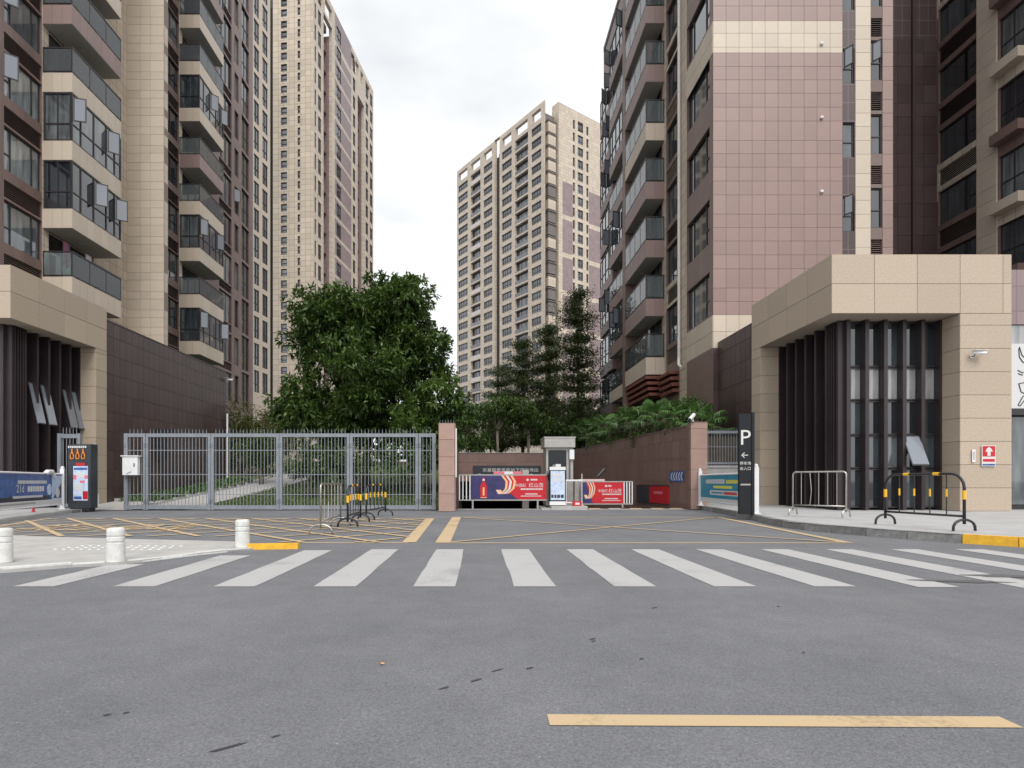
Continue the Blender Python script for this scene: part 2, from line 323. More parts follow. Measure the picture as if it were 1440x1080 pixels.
def window_meshes(w, h, cols=(.33,.67), trans=None, fr='frame', pane='pane', bw=.055):
    """frame with mullions at the given fractions and a transom in chosen bays; pane behind"""
    k = ('win', round(w,3), round(h,3), cols, trans, fr, pane)
    if k not in CACHE:
        b = MB(); t = .07
        b.box(0,w,0,t,0,bw); b.box(0,w,0,t,h-bw,h); b.box(0,bw,0,t,bw,h-bw); b.box(w-bw,w,0,t,bw,h-bw)
        for c in cols: b.box(c*w-bw/2, c*w+bw/2, .004, t-.004, bw, h-bw)
        if trans:
            f0, f1, th = trans; b.box(max(bw, f0*w), min(w-bw, f1*w), .008, t-.008, th*h-bw/2, th*h+bw/2)
        CACHE[k] = (b.mesh('window', fr), MB().box(.02, w-.02, .04, .055, .02, h-.02).mesh('pane', pane))
    return CACHE[k]
def window(face, u0, u1, v0, v1, cols=(.33,.67), trans=None, n=-.08, pane='pane', bw=.055, sash=None):
    fm, pm = window_meshes(u1-u0, v1-v0, cols, trans, 'frame', pane, bw)
    o = face.put('window', fm, u0, v0, n); add('pane', pm, o)
    if sash:                                                        # (u fraction, v fraction, w, h, angle): open top-hung or side-hung sash
        su, sv, sw, sh, ang = sash
        k = ('sash', round(sw,3), round(sh,3))
        if k not in CACHE:
            b = MB(); q = .045
            b.box(0,sw,0,.04,0,q,0); b.box(0,sw,0,.04,sh-q,sh,0); b.box(0,q,0,.04,q,sh-q,0); b.box(sw-q,sw,0,.04,q,sh-q,0); b.box(q,sw-q,.012,.028,q,sh-q,1)
            CACHE[k] = b.mesh('sash', ['frame', 'sash_pane'])
        add('sash', CACHE[k], o, (su*(u1-u0), -.06, sv*(v1-v0)), rot=(0, 0, -ang))
    return o
def louver(face, u0, u1, v0, v1, n=-.05, m='brown_plain'):
    k = ('louver', round(u1-u0,2), round(v1-v0,2), m)
    if k not in CACHE:
        w, h = u1-u0, v1-v0; b = MB(); b.box(0,w,.09,.10,0,h,1)
        c = max(3, int(h/.085))
        for i in range(c):
            z = (i+.5)*h/c; b.quad((0,0,z-.025),(w,0,z-.025),(w,.06,z+.02),(0,.06,z+.02)); b.quad((0,.06,z+.03),(w,.06,z+.03),(w,0,z-.015),(0,0,z-.015)); b.quad((0,0,z-.025),(0,0,z-.015),(w,0,z-.015),(w,0,z-.025))
        CACHE[k] = b.mesh('louver', [m, 'dark_interior'])
    return face.put('louver', CACHE[k], u0, v0, n)
def tiles(face, name, m, us, vs_, n0, n1, gap=.012, skip=None, parent=None, limit=300, key=None):
    """cladding pieces one by one on a grid of joints; past the limit the rest is one joined part"""
    cells = [(us[i], us[i+1], vs_[j], vs_[j+1]) for j in range(len(vs_)-1) for i in range(len(us)-1)]
    cells = [c for c in cells if not (skip and skip((c[0]+c[1])/2, (c[2]+c[3])/2))]
    if key: cells.sort(key=key)
    rest = MB(); out = []
    for q, (a, b, c, d) in enumerate(cells):
        mm = m((a+b)/2, (c+d)/2) if callable(m) else m
        j = random.uniform(-.0015, .0015)
        if q < limit: out.append(face.box(name, a+gap/2, b-gap/2, c+gap/2, d-gap/2, n0, round(n1+j,4), mm, parent))
        else: rest.box(a+gap/2, b-gap/2, 0, n1-n0, c+gap/2, d-gap/2)
    if rest.f:
        mm = m(cells[-1][0], cells[-1][2]) if callable(m) else m
        tag(face.put(name + '_field', rest.mesh(name + '_field', mm), 0, 0, n1, parent), kind='stuff')
    return out
def steps(a, b, pat):
    r = [a]; i = 0
    while r[-1] < b - .05: r.append(min(b, r[-1] + pat[i % len(pat)])); i += 1
    return r

# text is turned into meshes first, while the scene is still empty
TXT = {}
def text_mesh(body, m, align='LEFT', ext=.002):
    k = (body, m, align)
    if k in TXT: return TXT[k]
    cu = bpy.data.curves.new('text', 'FONT'); cu.body = body; cu.align_x = align; cu.size = 1; cu.extrude = 0; cu.resolution_u = 3
    o = bpy.data.objects.new('text', cu); COL.objects.link(o)
    dg = bpy.context.evaluated_depsgraph_get(); me = bpy.data.meshes.new_from_object(o.evaluated_get(dg))
    bpy.data.objects.remove(o); me.materials.clear(); me.materials.append(MATS[m]); TXT[k] = me; return me
def lettering(parent, body, m, size, loc, rz=0, sx=1.0, align='LEFT'):
    """upright lettering facing local -y"""
    o = add('lettering', text_mesh(body, m, align), parent, loc, rot=(R(90), 0, rz)); o.scale = (size*sx, size, size); return o
for b_, m_ in (('P','sign_text'),('←','sign_text'),('停车场','sign_text'),('出入口','sign_text'),('京基御景峯庭地下停车场出','sign_text'),('中国红','white_print'),('红山茂','white_print'),('21d','white_print'),('禁止停车','yellow_paint')):
    text_mesh(b_, m_); text_mesh(b_, m_, 'CENTER')
# ================================================================== SETTING: road, pavements, ramp, garden
b = MB()
hole = [(-.85, 21.6), (7.85, 21.6), (6.35, 38.2), (-1.3, 38.2)]
B_ = 700
b.quad((-B_,-B_,0),(B_,-B_,0),(B_,21.6,0),(-B_,21.6,0)); b.quad((-B_,38.2,0),(B_,38.2,0),(B_,B_,0),(-B_,B_,0))
b.quad((-B_,21.6,0),(-.85,21.6,0),(-1.3,38.2,0),(-B_,38.2,0)); b.quad((7.85,21.6,0),(B_,21.6,0),(B_,38.2,0),(6.35,38.2,0))
road = tag(b.build('road', 'asphalt'), 'grey worn asphalt road in front of the gated entrance', kind='structure')
b = MB(); b.quad((-.85,21.6,0),(7.85,21.6,0),(6.35,38.2,-2.4),(-1.3,38.2,-2.4)); b.quad((-1.3,38.2,-2.4),(6.35,38.2,-2.4),(6.35,60,-2.6),(-1.3,60,-2.6))
ramp = tag(b.build('ramp', 'asphalt'), 'asphalt ramp running down into the car park', kind='structure')
b = MB()                                                   # the drain slot across the top of the ramp
b.box(-.75, 7.75, 21.25, 21.6, .002, .012)
b.build('drain_cover', 'concrete', road)
for x in (4.15, 4.9, 5.7, 6.5, 7.2): MB().box(0,.45,0,.16,0,.03).build('drain_marker', 'yellow_paint' if x != 4.9 else 'white_paint', road, (x, 21.3, .012))

def strip(name, pts, w, m='yellow_paint', z=.004):
    """painted line of width w along ground points"""
    p = [Vector((q[0], q[1], 0)) for q in pts]; q = MB()
    for i in range(len(p)-1):
        d = (p[i+1]-p[i]).normalized(); s = Vector((-d.y, d.x, 0))*w/2
        q.quad(p[i]-s+Vector((0,0,z)), p[i+1]-s+Vector((0,0,z)), p[i+1]+s+Vector((0,0,z)), p[i]+s+Vector((0,0,z)))
    return q.build(name, m, road)
far = {-5: 6.05, -4: 7.2, -3: 8.05, -2: 8.65}
for i in range(-6, 14):
    x0 = -.64 + i*1.0; y1 = far.get(i, 8.78 if i < 9 else 8.6)
    if i == -6: continue
    y0 = 5.67 if i < 5 else 5.67 - .035*(i-4)
    if i >= 10: y1 = min(y1, 8.3)
    q = MB(); n_ = 7                                       # edges slightly ragged as thermoplastic paint wears
    Lp = [(x0 + random.uniform(-.008,.008), y0 + (y1-y0)*k/n_, .004) for k in range(n_+1)]; Rp = [(x0+.42 + random.uniform(-.008,.008), y0 + (y1-y0)*k/n_, .004) for k in range(n_+1)]
    for k in range(n_): q.quad(Lp[k], Rp[k], Rp[k+1], Lp[k+1])
    q.build('crosswalk_stripe', 'white_paint', road)
# keep-clear box at the car park mouth
A, Bc, C, D = (-.66, 9.7), (6.3, 9.7), (7.0, 16.6), (-.68, 16.6)
strip('yellow_line', [(A[0]-.06, A[1]), (Bc[0]+.1, Bc[1])], .085); strip('yellow_line', [D, C], .14, z=.006)
strip('yellow_line', [(A[0]+.06, A[1]+.04), (D[0]+.06, D[1])], .26, z=.008); strip('yellow_line', [(Bc[0], Bc[1]), C], .16, z=.010)
strip('yellow_line', [(A[0]+.2, A[1]+.06), (C[0]-.2, C[1]-.2)], .09, z=.012); strip('yellow_line', [(D[0]+.2, D[1]-.1), (Bc[0]-.1, Bc[1]+.06)], .09, z=.014)
# hatched no-parking box before the gate
hx0, hx1, hy0, hy1 = -11.2, -1.2, 9.75, 16.1
strip('yellow_line', [(-3.1, hy0), (hx1, hy0)], .1); strip('yellow_line', [(-12.0, hy1), (hx1-.1, hy1)], .15, z=.006); strip('yellow_line', [(hx1+.02, hy0), (hx1-.15, hy1)], .24, z=.008)
strip('yellow_line', [(-12.1, hy1), (-10.9, 12.6), (-9.6, 10.6)], .13, z=.010)
for i in range(-5, 12):                                    # two sets of diagonals, clipped to the box
    for s_, zz in ((1, .012), (-1, .014)):
        xa = hx0 + i*1.3; pts = []
        for k in range(61):
            y = hy0 + (hy1-hy0)*k/60; x = xa + (y-hy0)*.95*s_ + (3 if s_ < 0 else 0)
            if -11.6 + (y-hy0)*-.08 < x < hx1 - .1 and not (-10.4 < x < -6.6 and 12.0 < y < 14.6) and not (y < 10.75 and x < -3.4 - (10.75-y)*.2): pts.append((x, y))
        if len(pts) > 3: strip('hatch_line', [pts[0], pts[-1]], .11, z=zz)
t_ = add('lettering', text_mesh('禁止停车', 'yellow_paint'), road, (-10.2, 12.1, .016)); t_.scale = (.98, 2.1, 1)
strip('yellow_line', [(.31, 2.5), (2.32, 2.475)], .115)
# tar seams, dust and a damp patch
def blot(name, c, rx, ry, ang, m, z):
    n_ = 14; pts = []
    for k in range(n_):
        t = 2*math.pi*k/n_; r = random.uniform(.65, 1.1); x, y = rx*r*math.cos(t), ry*r*math.sin(t)
        pts.append((c[0] + x*math.cos(ang) - y*math.sin(ang), c[1] + x*math.sin(ang) + y*math.cos(ang), z))
    return MB().poly(pts).build(name, m, road)
for (x, y, w) in ((320,1052,30),(388,1036,8),(625,968,12),(670,957,13),(700,943,16),(745,940,9),(833,899,9),(835,902,6),(920,855,9),(150,1006,6),(178,1003,5),(902,927,5),(1095,853,5),(1130,918,4),(285,905,0)):
    if w: p = gx(x, y); blot('tar_seam', p, w*p.y/F*.9, .008 + .003*random.random(), R(38), 'tar', .004)
for x, y, rx, ry, a in ((1352,818,.5,.045,R(-8)),(1432,811,.6,.06,R(-6))): p = gx(x, y); blot('damp_patch', p, rx, ry*2, a, 'wet', .006)
p = gx(538, 935); blot('fallen_leaf', p, .012, .02, .5, 'leaf_litter', .010)
# ---- right pavement with granite kerb stones
kp = [(8.5,22.6),(8.15,20.4),(7.85,17.8),(7.45,15.4),(7.05,13.7),(6.95,12.7),(7.12,11.75),(7.55,10.75),(8.1,9.75),(8.75,9.0),(9.7,8.5),(11.2,8.15),(14,7.85),(18,7.6),(30,7.2),(60,6.9)]
b = MB(); inner = [(9.2,22.6),(12,20),(13,18),(14,16.5)]
pts = [(x, y, .15) for x, y in kp]; bm = bmesh.new()
outer = pts + [(60,40,.25),(17.5,40,.25),(17.5,24.2,.22),(15.4,21.5,.215),(10.2,21.4,.21),(8.5,22.7,.16)]
bm.faces.new([bm.verts.new(p) for p in outer]); bmesh.ops.triangulate(bm, faces=bm.faces[:]); bmesh.ops.recalc_face_normals(bm, faces=bm.faces[:])
me = bpy.data.meshes.new('sidewalk'); bm.to_mesh(me); bm.free(); me.materials.append(MATS['paving'])
side_r = tag(add('sidewalk', me), 'pale grey paved sidewalk beside the glazed stone portico', kind='structure')
def kerb(path, parent, h, w, yellow=None, step=.95, m='kerb_granite', zb=0):
    d = [0]; P = [Vector((*q, 0)) for q in path]
    for i in range(1, len(P)): d.append(d[-1] + (P[i]-P[i-1]).length)
    def at(s):
        for i in range(1, len(P)):
            if s <= d[i]: return P[i-1].lerp(P[i], (s-d[i-1])/(d[i]-d[i-1]))
        return P[-1]
    s = 0
    while s < d[-1] - .2:
        l = step*random.choice((.55, 1, 1, 1.15)); e = min(s+l, d[-1]); a, c = at(s), at(e); v = (c-a); L_ = v.length - .012; ang = math.atan2(v.y, v.x)
        j = random.uniform(-.006, .006)
        q = MB().prism([(0,0),(L_,0),(L_,w),(0,w)], zb, h - .02).prism([(0,.018),(L_,.018),(L_,w),(0,w)], h-.02, h+j)
        q.build('kerb_stone', 'kerb_yellow' if yellow and yellow((a+c)/2) else m, parent, (a.x, a.y, 0), ang); s = e
kerb([(x-.001, y-.02) for x, y in kp[:13]], side_r, .158, .14, step=.7, yellow=lambda p: p.y < 9.5)
# ---- left pavement tongue with bollards
tp = [(-20,5.6),(-9,6.0),(-6.4,6.25),(-5.4,6.55),(-4.95,6.95),(-4.5,7.12),(-4.15,7.85),(-3.72,8.45),(-3.45,8.72),(-3.5,9.15),(-4.2,9.7),(-6.2,10.1),(-8.2,10.6),(-9.6,11.0),(-20,11.4)]
b = MB(); b.prism(tp, 0, .03); side_l = tag(b.build('sidewalk', 'concrete'), 'worn concrete pavement tongue with white bollards at its edge', kind='structure')
kerb(tp[:5], side_l, .05, .12, step=.8, m='old_white'); kerb(tp[4:9], side_l, .036, .1, step=.8, m='old_white')
for r_ in range(3):
    for c_ in range(13): MB().lathe([(.028,0),(.02,.007)], 8).build('tactile_stud', 'old_white', side_l, (-6.35 + c_*.13 + r_*.05, 8.55 + r_*.22, .03))
MB().prism([(0,0),(.75,.12),(.74,.26),(0,.14)], 0, .085).build('kerb_stone', 'kerb_yellow', side_l, (-3.55, 8.72, 0))
# ---- pavement before the left portico
lp = [(-11.3,12.6),(-12.4,15.8),(-13.45,18.9),(-13.6,20.2),(-15.0,20.6),(-40,20.6),(-40,12.6)]
side_ll = tag(MB().prism(lp, 0, .10).build('sidewalk', 'paving'), 'raised pavement below the dark finned glass of the stone portico opposite', kind='structure')
kerb([(-11.3,12.55),(-12.4,15.75),(-13.45,18.85),(-13.62,20.2)], side_ll, .108, .13)
# ---- garden behind the gate
def gz(x, y): return .02 + max(0, y-21.3)*.083 + max(0, y-30)*.03
b = MB(); nx_, ny_ = 24, 24
b.quad((-15,23.5,gz(0,23.5)),(-12.75,23.5,gz(0,23.5)),(-12.75,45,gz(0,45)),(-15,45,gz(0,45)))
for i in range(nx_):
    for j in range(ny_):
        X0, X1 = -12.75+i*11.35/nx_, -12.75+(i+1)*11.35/nx_; Y0, Y1 = 21.3+j*24/ny_, 21.3+(j+1)*24/ny_
        b.quad((X0,Y0,gz(X0,Y0)),(X1,Y0,gz(X1,Y0)),(X1,Y1,gz(X1,Y1)),(X0,Y1,gz(X0,Y1)))
lawn = tag(b.build('lawn', 'lawn_ground'), 'sloping green lawn behind the barred gate', kind='structure')
b = MB()
for j in range(16):
    Y0, Y1 = 20.8+j, 21.8+j; xa, xb_ = -12.7+.02*j, -10.7+.05*j
    b.quad((xa,Y0,gz(0,Y0)+.03),(xb_,Y0,gz(0,Y0)+.03),(xb_+.05,Y1,gz(0,Y1)+.03),(xa+.02,Y1,gz(0,Y1)+.03))
    b.box(xa-.1, xa, Y0, Y1-.01, gz(0,Y0)-.1, gz(0,Y0)+.15)
b.quad((-14.98,20.6,.02),(-12.6,20.6,.02),(-12.6,23.6,gz(0,23.6)+.03),(-14.98,23.6,gz(0,23.6)+.03))
path = tag(b.build('path', 'concrete'), 'pale concrete path climbing past the lawn behind the gate', kind='structure')
# raised planting bed right of the ramp and above the car park mouth
b = MB(); b.prism([(8.15,21.6),(10.1,21.6),(10.1,46),(6.6,46),(6.6,38.4)], 0, 2.75); b.box(-1.3, 6.6, 38.7, 60, 2.2, 2.72); b.prism([(-14,44),(-1.3,44),(-1.3,60),(-14,60)], 0, 2.6)
bed = tag(b.build('planting_bed', 'soil'), 'raised soil bed above the ramp walls', kind='structure')

# ================================================================== RAMP WALLS
rw = thing('ramp_wall', 'brown tiled retaining wall sloping away along the right of the ramp', 'wall', (7.9, 21.2, 0))
ang = math.atan2(38.2-21.1, 6.35-7.95); Ln = math.hypot(38.2-21.1, 6.35-7.95)
fr_ = Face(rw, (6.35, 38.2), ang + math.pi)               # outer side looks left, u runs towards the camera
MB().box(0, Ln, 0, .3, -2.6, 3.12).build('core', 'grout_light', rw, Vector((6.35,38.2,0)) - rw.location, ang + math.pi)
tiles(fr_, 'tile', 'ramp_tile', steps(0, Ln, [.62]), [-2.5,-1.6,-.7,.2,1.1,1.95,2.65,3.12], 0, .02, .012)
MB().box(-.02, Ln+.02, -.05, .34, 3.122, 3.16).build('coping', 'brown_plain', rw, Vector((6.35,38.2,0)) - rw.location, ang + math.pi)
fe = Face(rw, (7.9, 21.05), 0)
MB().box(-.02, .58, 0.02, .35, 0, 3.2).build('pier', 'grout', rw, (0, -.15, 0))
tiles(fe, 'tile', 'pillar_tile', [-.03, .59], [.02,.75,1.5,2.25,3.0,3.22], 0, .03, .01)
MB().box(0,.62,0,.36,3.2,3.24).build('coping', 'brown_plain', rw, (-.03,-.18,.02))
fs = Face(rw, (7.865, 21.4), R(-90)); tiles(fs, 'tile', 'ramp_tile', [0,.36], [.02,.75,1.5,2.25,3.0,3.2], 0, .02, .01)

pw = thing('gate_pillar', 'pink tiled gate pillar with small spikes on top beside the ramp', 'pillar', (-1.08, 19.7, 0))
MB().box(-.27, .27, .02, .6, 0, 3.05).build('core', 'grout', pw)
fp = Face(pw, (-1.36, 19.7), 0); tiles(fp, 'tile', 'pillar_tile', [0, .56], [.01,.62,1.25,1.9,2.5,3.07], 0, .03, .012)
fq = Face(pw, (-.80, 19.72), R(90)); tiles(fq, 'tile', 'pillar_tile', [0,.58], [.01,.62,1.25,1.9,2.5,3.07], 0, .02, .012)
for i in range(6): MB().tube([(-.24+i*.096, .1, 3.05), (-.24+i*.096, .1, 3.2)], [.012,.003], 6).build('spike', 'gate_metal', pw)
MB().box(.285,.345,.1,.2,1.2,2.9).build('conduit', 'white_metal', pw)
lw = thing('ramp_wall', 'brown tiled wall closing the left side of the ramp behind the pillar', 'wall', (-.85, 20.5, 0))
a2 = math.atan2(38.2-20.3, -1.3+.85); L2 = math.hypot(38.2-20.3, .45)
MB().box(0, L2, 0, .25, -2.6, 2.95).build('core', 'grout', lw, Vector((-.85,20.3,0))-lw.location, a2)
fl_ = Face(lw, (-.85, 20.3), a2); tiles(fl_, 'tile', 'ramp_tile', steps(0, L2, [.75]), [-2.5,-1.6,-.7,.2,.9,1.6,2.3,2.95], 0, .02, .012)

po = thing('car_park_portal', 'brown tiled car park mouth with dark lettered sign above the ramp', 'portal', (2.5, 38.2, 0))
fo = Face(po, (-1.3, 38.2), 0)
MB().box(-3.8, 3.86, .0, .5, 1.05, 2.92).build('header', 'grout', po)
tiles(fo, 'tile', 'ramp_tile', steps(0, 7.65, [.64]), [1.05, 1.68, 2.3, 2.94], 0, .02, .012)
MB().box(-3.85,3.9,-.06,.55,2.945,2.98).build('coping', 'concrete', po)
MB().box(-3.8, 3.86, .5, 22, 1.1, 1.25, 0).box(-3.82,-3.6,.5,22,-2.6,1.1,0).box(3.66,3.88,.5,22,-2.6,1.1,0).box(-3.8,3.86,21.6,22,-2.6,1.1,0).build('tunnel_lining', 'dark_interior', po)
sg = MB().box(0, 4.55, -.1, 0, 0, .95).build('sign_board', 'slate', po, (-2.82, -.03, 1.16))
s_ = lettering(sg, '京基御景峯庭地下停车场出', 'sign_text', .27, (.62, -.104, .55), sx=1.16)
for x in (.42, 3.55, 3.9): MB().lathe([(.2,0),(.2,.006)], 20).build('roundel', 'sign_text', sg, (x, -.104, .2)).rotation_euler = (R(90),0,0)
for z, x0, x1 in ((.16,.75,1.15),): MB().box(x0,x1,-.106,-.1,z,z+.16).build('print_line', 'sign_text', sg)
em = bpy.data.materials.new('tube_light'); em.use_nodes = True; em.node_tree.nodes['Principled BSDF'].inputs['Emission Color'].default_value = (1,1,.95,1); em.node_tree.nodes['Principled BSDF'].inputs['Emission Strength'].default_value = 1.2; MATS['tube_light'] = em
for x, y, z in ((-2.3, 8, .95), (-2.5, 12, .95)): MB().box(0,1.1,0,.06,0,.05).build('tube_light', 'tube_light', po, (x, y, z))
MB().box(0,1.6,0,.05,0,.1).build('clearance_bar', 'signal_yellow', po, (-.2, 1.0, .55)); 
# ================================================================== PORTICOES AND PODIUM WALLS
def portico(name, label, sgn, X, Yf, Yb, ztop, zbot, zb, xw, pf, pr, rec, fins, zs):
    """granite canopy on two piers over a recessed wall of dark fins and glass; sgn -1 = left of the street (its street side looks right)"""
    rt = thing(name, label, 'portico', (X, Yf, zb))
    far_x = X + sgn*xw; x0, x1 = min(X, far_x), max(X, far_x); g_ = .025
    MB().box(x0+g_, x1-g_, Yf+g_, Yb-.02, zbot, ztop-.02).build('canopy_core', 'soffit', rt, -rt.location)
    zm = (ztop+zbot)/2
    ff = Face(rt, (0, Yf+g_), 0); w = 1.235
    us = [X + sgn*w*i for i in range(int(xw/w)+1)] + [far_x]; us = sorted(u for u in set(round(q,3) for q in us))
    tiles(ff, 'granite_panel', 'granite', us, [zbot-.004, zm, ztop], 0, .025, .014)
    fs_ = Face(rt, (X - sgn*g_*-1 if False else X + sgn*g_, 0), R(90) if sgn < 0 else R(-90)); k = -sgn
    ys = [Yf + (Yb-Yf)*i/4 for i in range(5)]; us = sorted(q*k for q in ys)
    tiles(fs_, 'granite_panel', 'granite', us, [zbot-.004, zm, ztop], 0, .025, .014)
    # front pier (set where the photo shows one) and rear pier
    for (a, c, y0, y1) in pf:
        MB().box(a+g_, c-g_, y0+g_, y1-g_, zb, zbot).build('pier_core', 'grout_cream', rt, -rt.location)
        rows = steps(zb+.005, zbot-.006, [.67])
        tiles(Face(rt, (0, y0+g_), 0), 'granite_panel', 'granite', [a, c], rows, 0, .025, .012)
        tiles(Face(rt, (a+g_, 0), R(-90)), 'granite_panel', 'granite', sorted([-y0, -y1]), rows, 0, .025, .012)
        tiles(Face(rt, (c-g_, 0), R(90)), 'granite_panel', 'granite', [y0, y1], rows, 0, .025, .012)
    # recessed glazing: return wall along the street side, then the front
    xr, yr = rec
    ylim, xlim = pr                                           # where the return wall and the front wall end
    fr1 = Face(rt, (xr, 0), R(90) if sgn < 0 else R(-90))
    u0, u1 = sorted((yr*k, ylim*k)); n_ = 6; st = (u1-u0)/n_
    for i in range(n_):
        for j in range(len(zs)-1): window(fr1, u0+i*st+.02, u0+(i+1)*st-.02, zs[j]+.01, zs[j+1]-.01, (), None, -.12, 'pane' if j != len(zs)-3 else 'frosted', .05)
    for i in range(n_+1): fr1.box('fin', u0+i*st-.05, u0+i*st+.05, zb, zbot-.004, -.1, .24, 'fin')
    ff1 = Face(rt, (0, yr), 0); a, c = sorted((xr, xlim)); st2 = .585; n2 = max(1, round((c-a)/st2)); st2 = (c-a)/n2
    for i in range(n2):
        for j in range(len(zs)-1):
            sash = None
            window(ff1, a+i*st2+.02, a+(i+1)*st2-.02, zs[j]+.01, zs[j+1]-.01, (), None, -.03, 'pane' if j != len(zs)-3 else 'frosted', .04)
    for i in range(n2+1): ff1.box('fin', a+i*st2-.055, a+i*st2+.055, zb, zbot-.004, -.04, .17, 'fin')
    for q in range(4): fr1.box('corner_rib', (u0 if sgn < 0 else u1)-(.5-q*.11 if sgn>0 else -.06-q*.11), (u0 if sgn < 0 else u1)-(.5-q*.11 if sgn>0 else -.06-q*.11)+.05, zb, zbot-.004, .0, .26, 'fin')
    MB().box(min(xr,far_x)+.3 if sgn>0 else far_x, max(xr, far_x) if sgn>0 else xr-.3, yr+.3, Yb-.05, zb, zbot-.01).build('interior_block', 'dark_interior', rt, -rt.location)
    return rt, fr1, ff1
prt, prs, prf = portico('stone_portico', 'granite portico with two piers, dark fins and red notice sign', 1, 10.2, 16.4, 21.2, 7.6, 5.9, .19, 5.19,
    [(13.9, 15.39, 16.4, 17.12), (10.2, 11.07, 20.55, 21.2)], (20.55, 13.9), (11.1, 17.2), 0, [.24, 1.44, 2.45, 3.5, 4.51, 5.88])
plt_, pls, plf = portico('stone_portico', 'granite portico with one visible pier beside the dark screen cabinet', -1, -15.0, 18.26, 23.0, 8.01, 6.3, .09, 9.0,
    [(-15.84, -15.0, 22.35, 23.0)], (22.35, -23.5), (-15.85, 19.1), 0, [.12, 1.5, 2.55, 3.6, 4.8, 6.28])
def tilted(face, u, v, w, h, ang, n=.0):
    """top-hung sash standing open"""
    k = ('tilt', round(w,2), round(h,2))
    if k not in CACHE: CACHE[k] = MB().box(0,w,-.02,.02,-h,0,1).box(0,w,-.028,-.02,-h,-h+.03,0).box(0,w,-.028,-.02,-.03,0,0).mesh('open_sash', ['frame','sash_pane'])
    o = face.put('open_sash', CACHE[k], u, v, n); o.rotation_euler = (-ang, 0, face.t); return o
tilted(prf, 13.9-.585*1.86, 2.42, .48, .98, R(24), .05)
for u in (20.0, 20.55, 21.65, 22.1): tilted(pls, u, 4.55, .36, 1.5, R(13), .05)
# things fixed to the right portico's front pier
sg = thing('notice_sign', 'red and white notice plate on the granite pier', 'sign', px(1390, 641, 16.37))
MB().box(-.2,.2,-.012,.0,-.3,.3).build('plate', 'white_print', sg); MB().box(-.18,.18,-.016,-.012,-.02,.28).build('red_field', 'red', sg)
MB().box(-.045,.045,-.02,-.016,0,.2).poly([(-.11,-.0215,.12),(.11,-.0215,.12),(.07,-.0215,.2),(0,-.0215,.26),(-.07,-.0215,.2)]).build('white_figure', 'white_print', sg); MB().box(-.17,.17,-.016,-.012,-.17,-.09).build('print_line', 'red', sg); MB().box(-.18,.18,-.016,-.012,-.28,-.23).build('print_line', 'blue_print', sg)
sp = thing('name_plate', 'narrow white plate on the granite pier left of the red notice', 'plate', px(1369, 641, 16.37)); MB().box(-.045,.045,-.012,0,-.18,.18).build('plate', 'white_metal', sp); MB().box(-.02,.02,-.015,-.012,-.12,.12).build('print_line', 'booth_metal', sp)
def camera_thing(label, p, rz, sc=1.0, group=None):
    c = thing('security_camera', label, 'camera', p, rz, group)
    MB().box(-.035*sc,.035*sc,-.01*sc,0,-.05*sc,.05*sc).build('mount', 'white_metal', c)
    MB().tube([(0,0,0),(0,-.09*sc,-.02*sc),(0,-.12*sc,.04*sc)], .012*sc, 6).build('arm', 'black_metal', c)
    h = MB().tube([(-.06*sc,-.10*sc,.085*sc),(.26*sc,-.20*sc,.045*sc)], .045*sc, 10).build('housing', 'white_metal', c)
    MB().tube([(.262*sc,-.201*sc,.045*sc),(.275*sc,-.205*sc,.043*sc)], .034*sc, 10).build('lens', 'black_metal', c); MB().box(-.08*sc,.30*sc,-.235*sc,-.085*sc,.128*sc,.136*sc).build('hood', 'white_metal', c); return c
camera_thing('white security camera on the granite pier of the portico', px(1366, 501, 16.37), 0)
cp = thing('security_camera', 'white security camera on the end of the brown ramp wall', 'camera', (7.93, 20.98, 3.26))
MB().lathe([(.05,0),(.05,.02),(.02,.03),(.02,.10)], 10).build('mount', 'white_metal', cp); MB().tube([(-.16,-.12,.06),(.06,.05,.26)], .07, 10).build('housing', 'white_metal', cp); MB().tube([(-.163,-.123,.057),(-.175,-.132,.046)], .05, 10).build('lens', 'black_metal', cp)

# ---- shop front beyond the right portico
sh = thing('shop_front', 'dark framed shop front with white illustrated sign beyond the granite pier', 'shop', (15.39, 17.3, .2))
MB().box(.0,6,.02,.4,0,7.2).build('wall', 'frame', sh); MB().box(0,6,-.1,.02,5.6,7.25).build('fascia', 'mauve_wall', sh)
MB().box(0,6,-.05,.02,5.0,5.58).build('glass_band', 'frosted', sh); bd = MB().box(.02,3,-.16,.0,3.05,5.0).build('sign_board', 'white_print', sh); MB().box(0,6,-.2,.02,2.85,3.04).build('lintel', 'frame', sh)
MB().box(.1,1.4,-.02,.015,.15,2.8).build('door_pane', 'pane', sh); MB().box(1.4,1.5,-.06,.02,0,2.85).build('door_frame', 'frame', sh)
for pts in ([(.18,4.85),(.2,4.6),(.3,4.45),(.42,4.4)],[(.2,4.9),(.28,4.65),(.4,4.55)],[(.15,4.2),(.3,4.12),(.45,4.2)],[(.16,4.1),(.3,4.05)],[(.18,3.8),(.25,3.55),(.45,3.45)],[(.2,3.8),(.4,3.84)],[(.16,3.15),(.3,3.4),(.45,3.5)],[(.16,3.15),(.22,3.12),(.36,3.3)]):
    MB().tube([(x+.72,-.165,z) for x, z in pts], .014, 5).build('drawn_line', 'black_metal', bd)

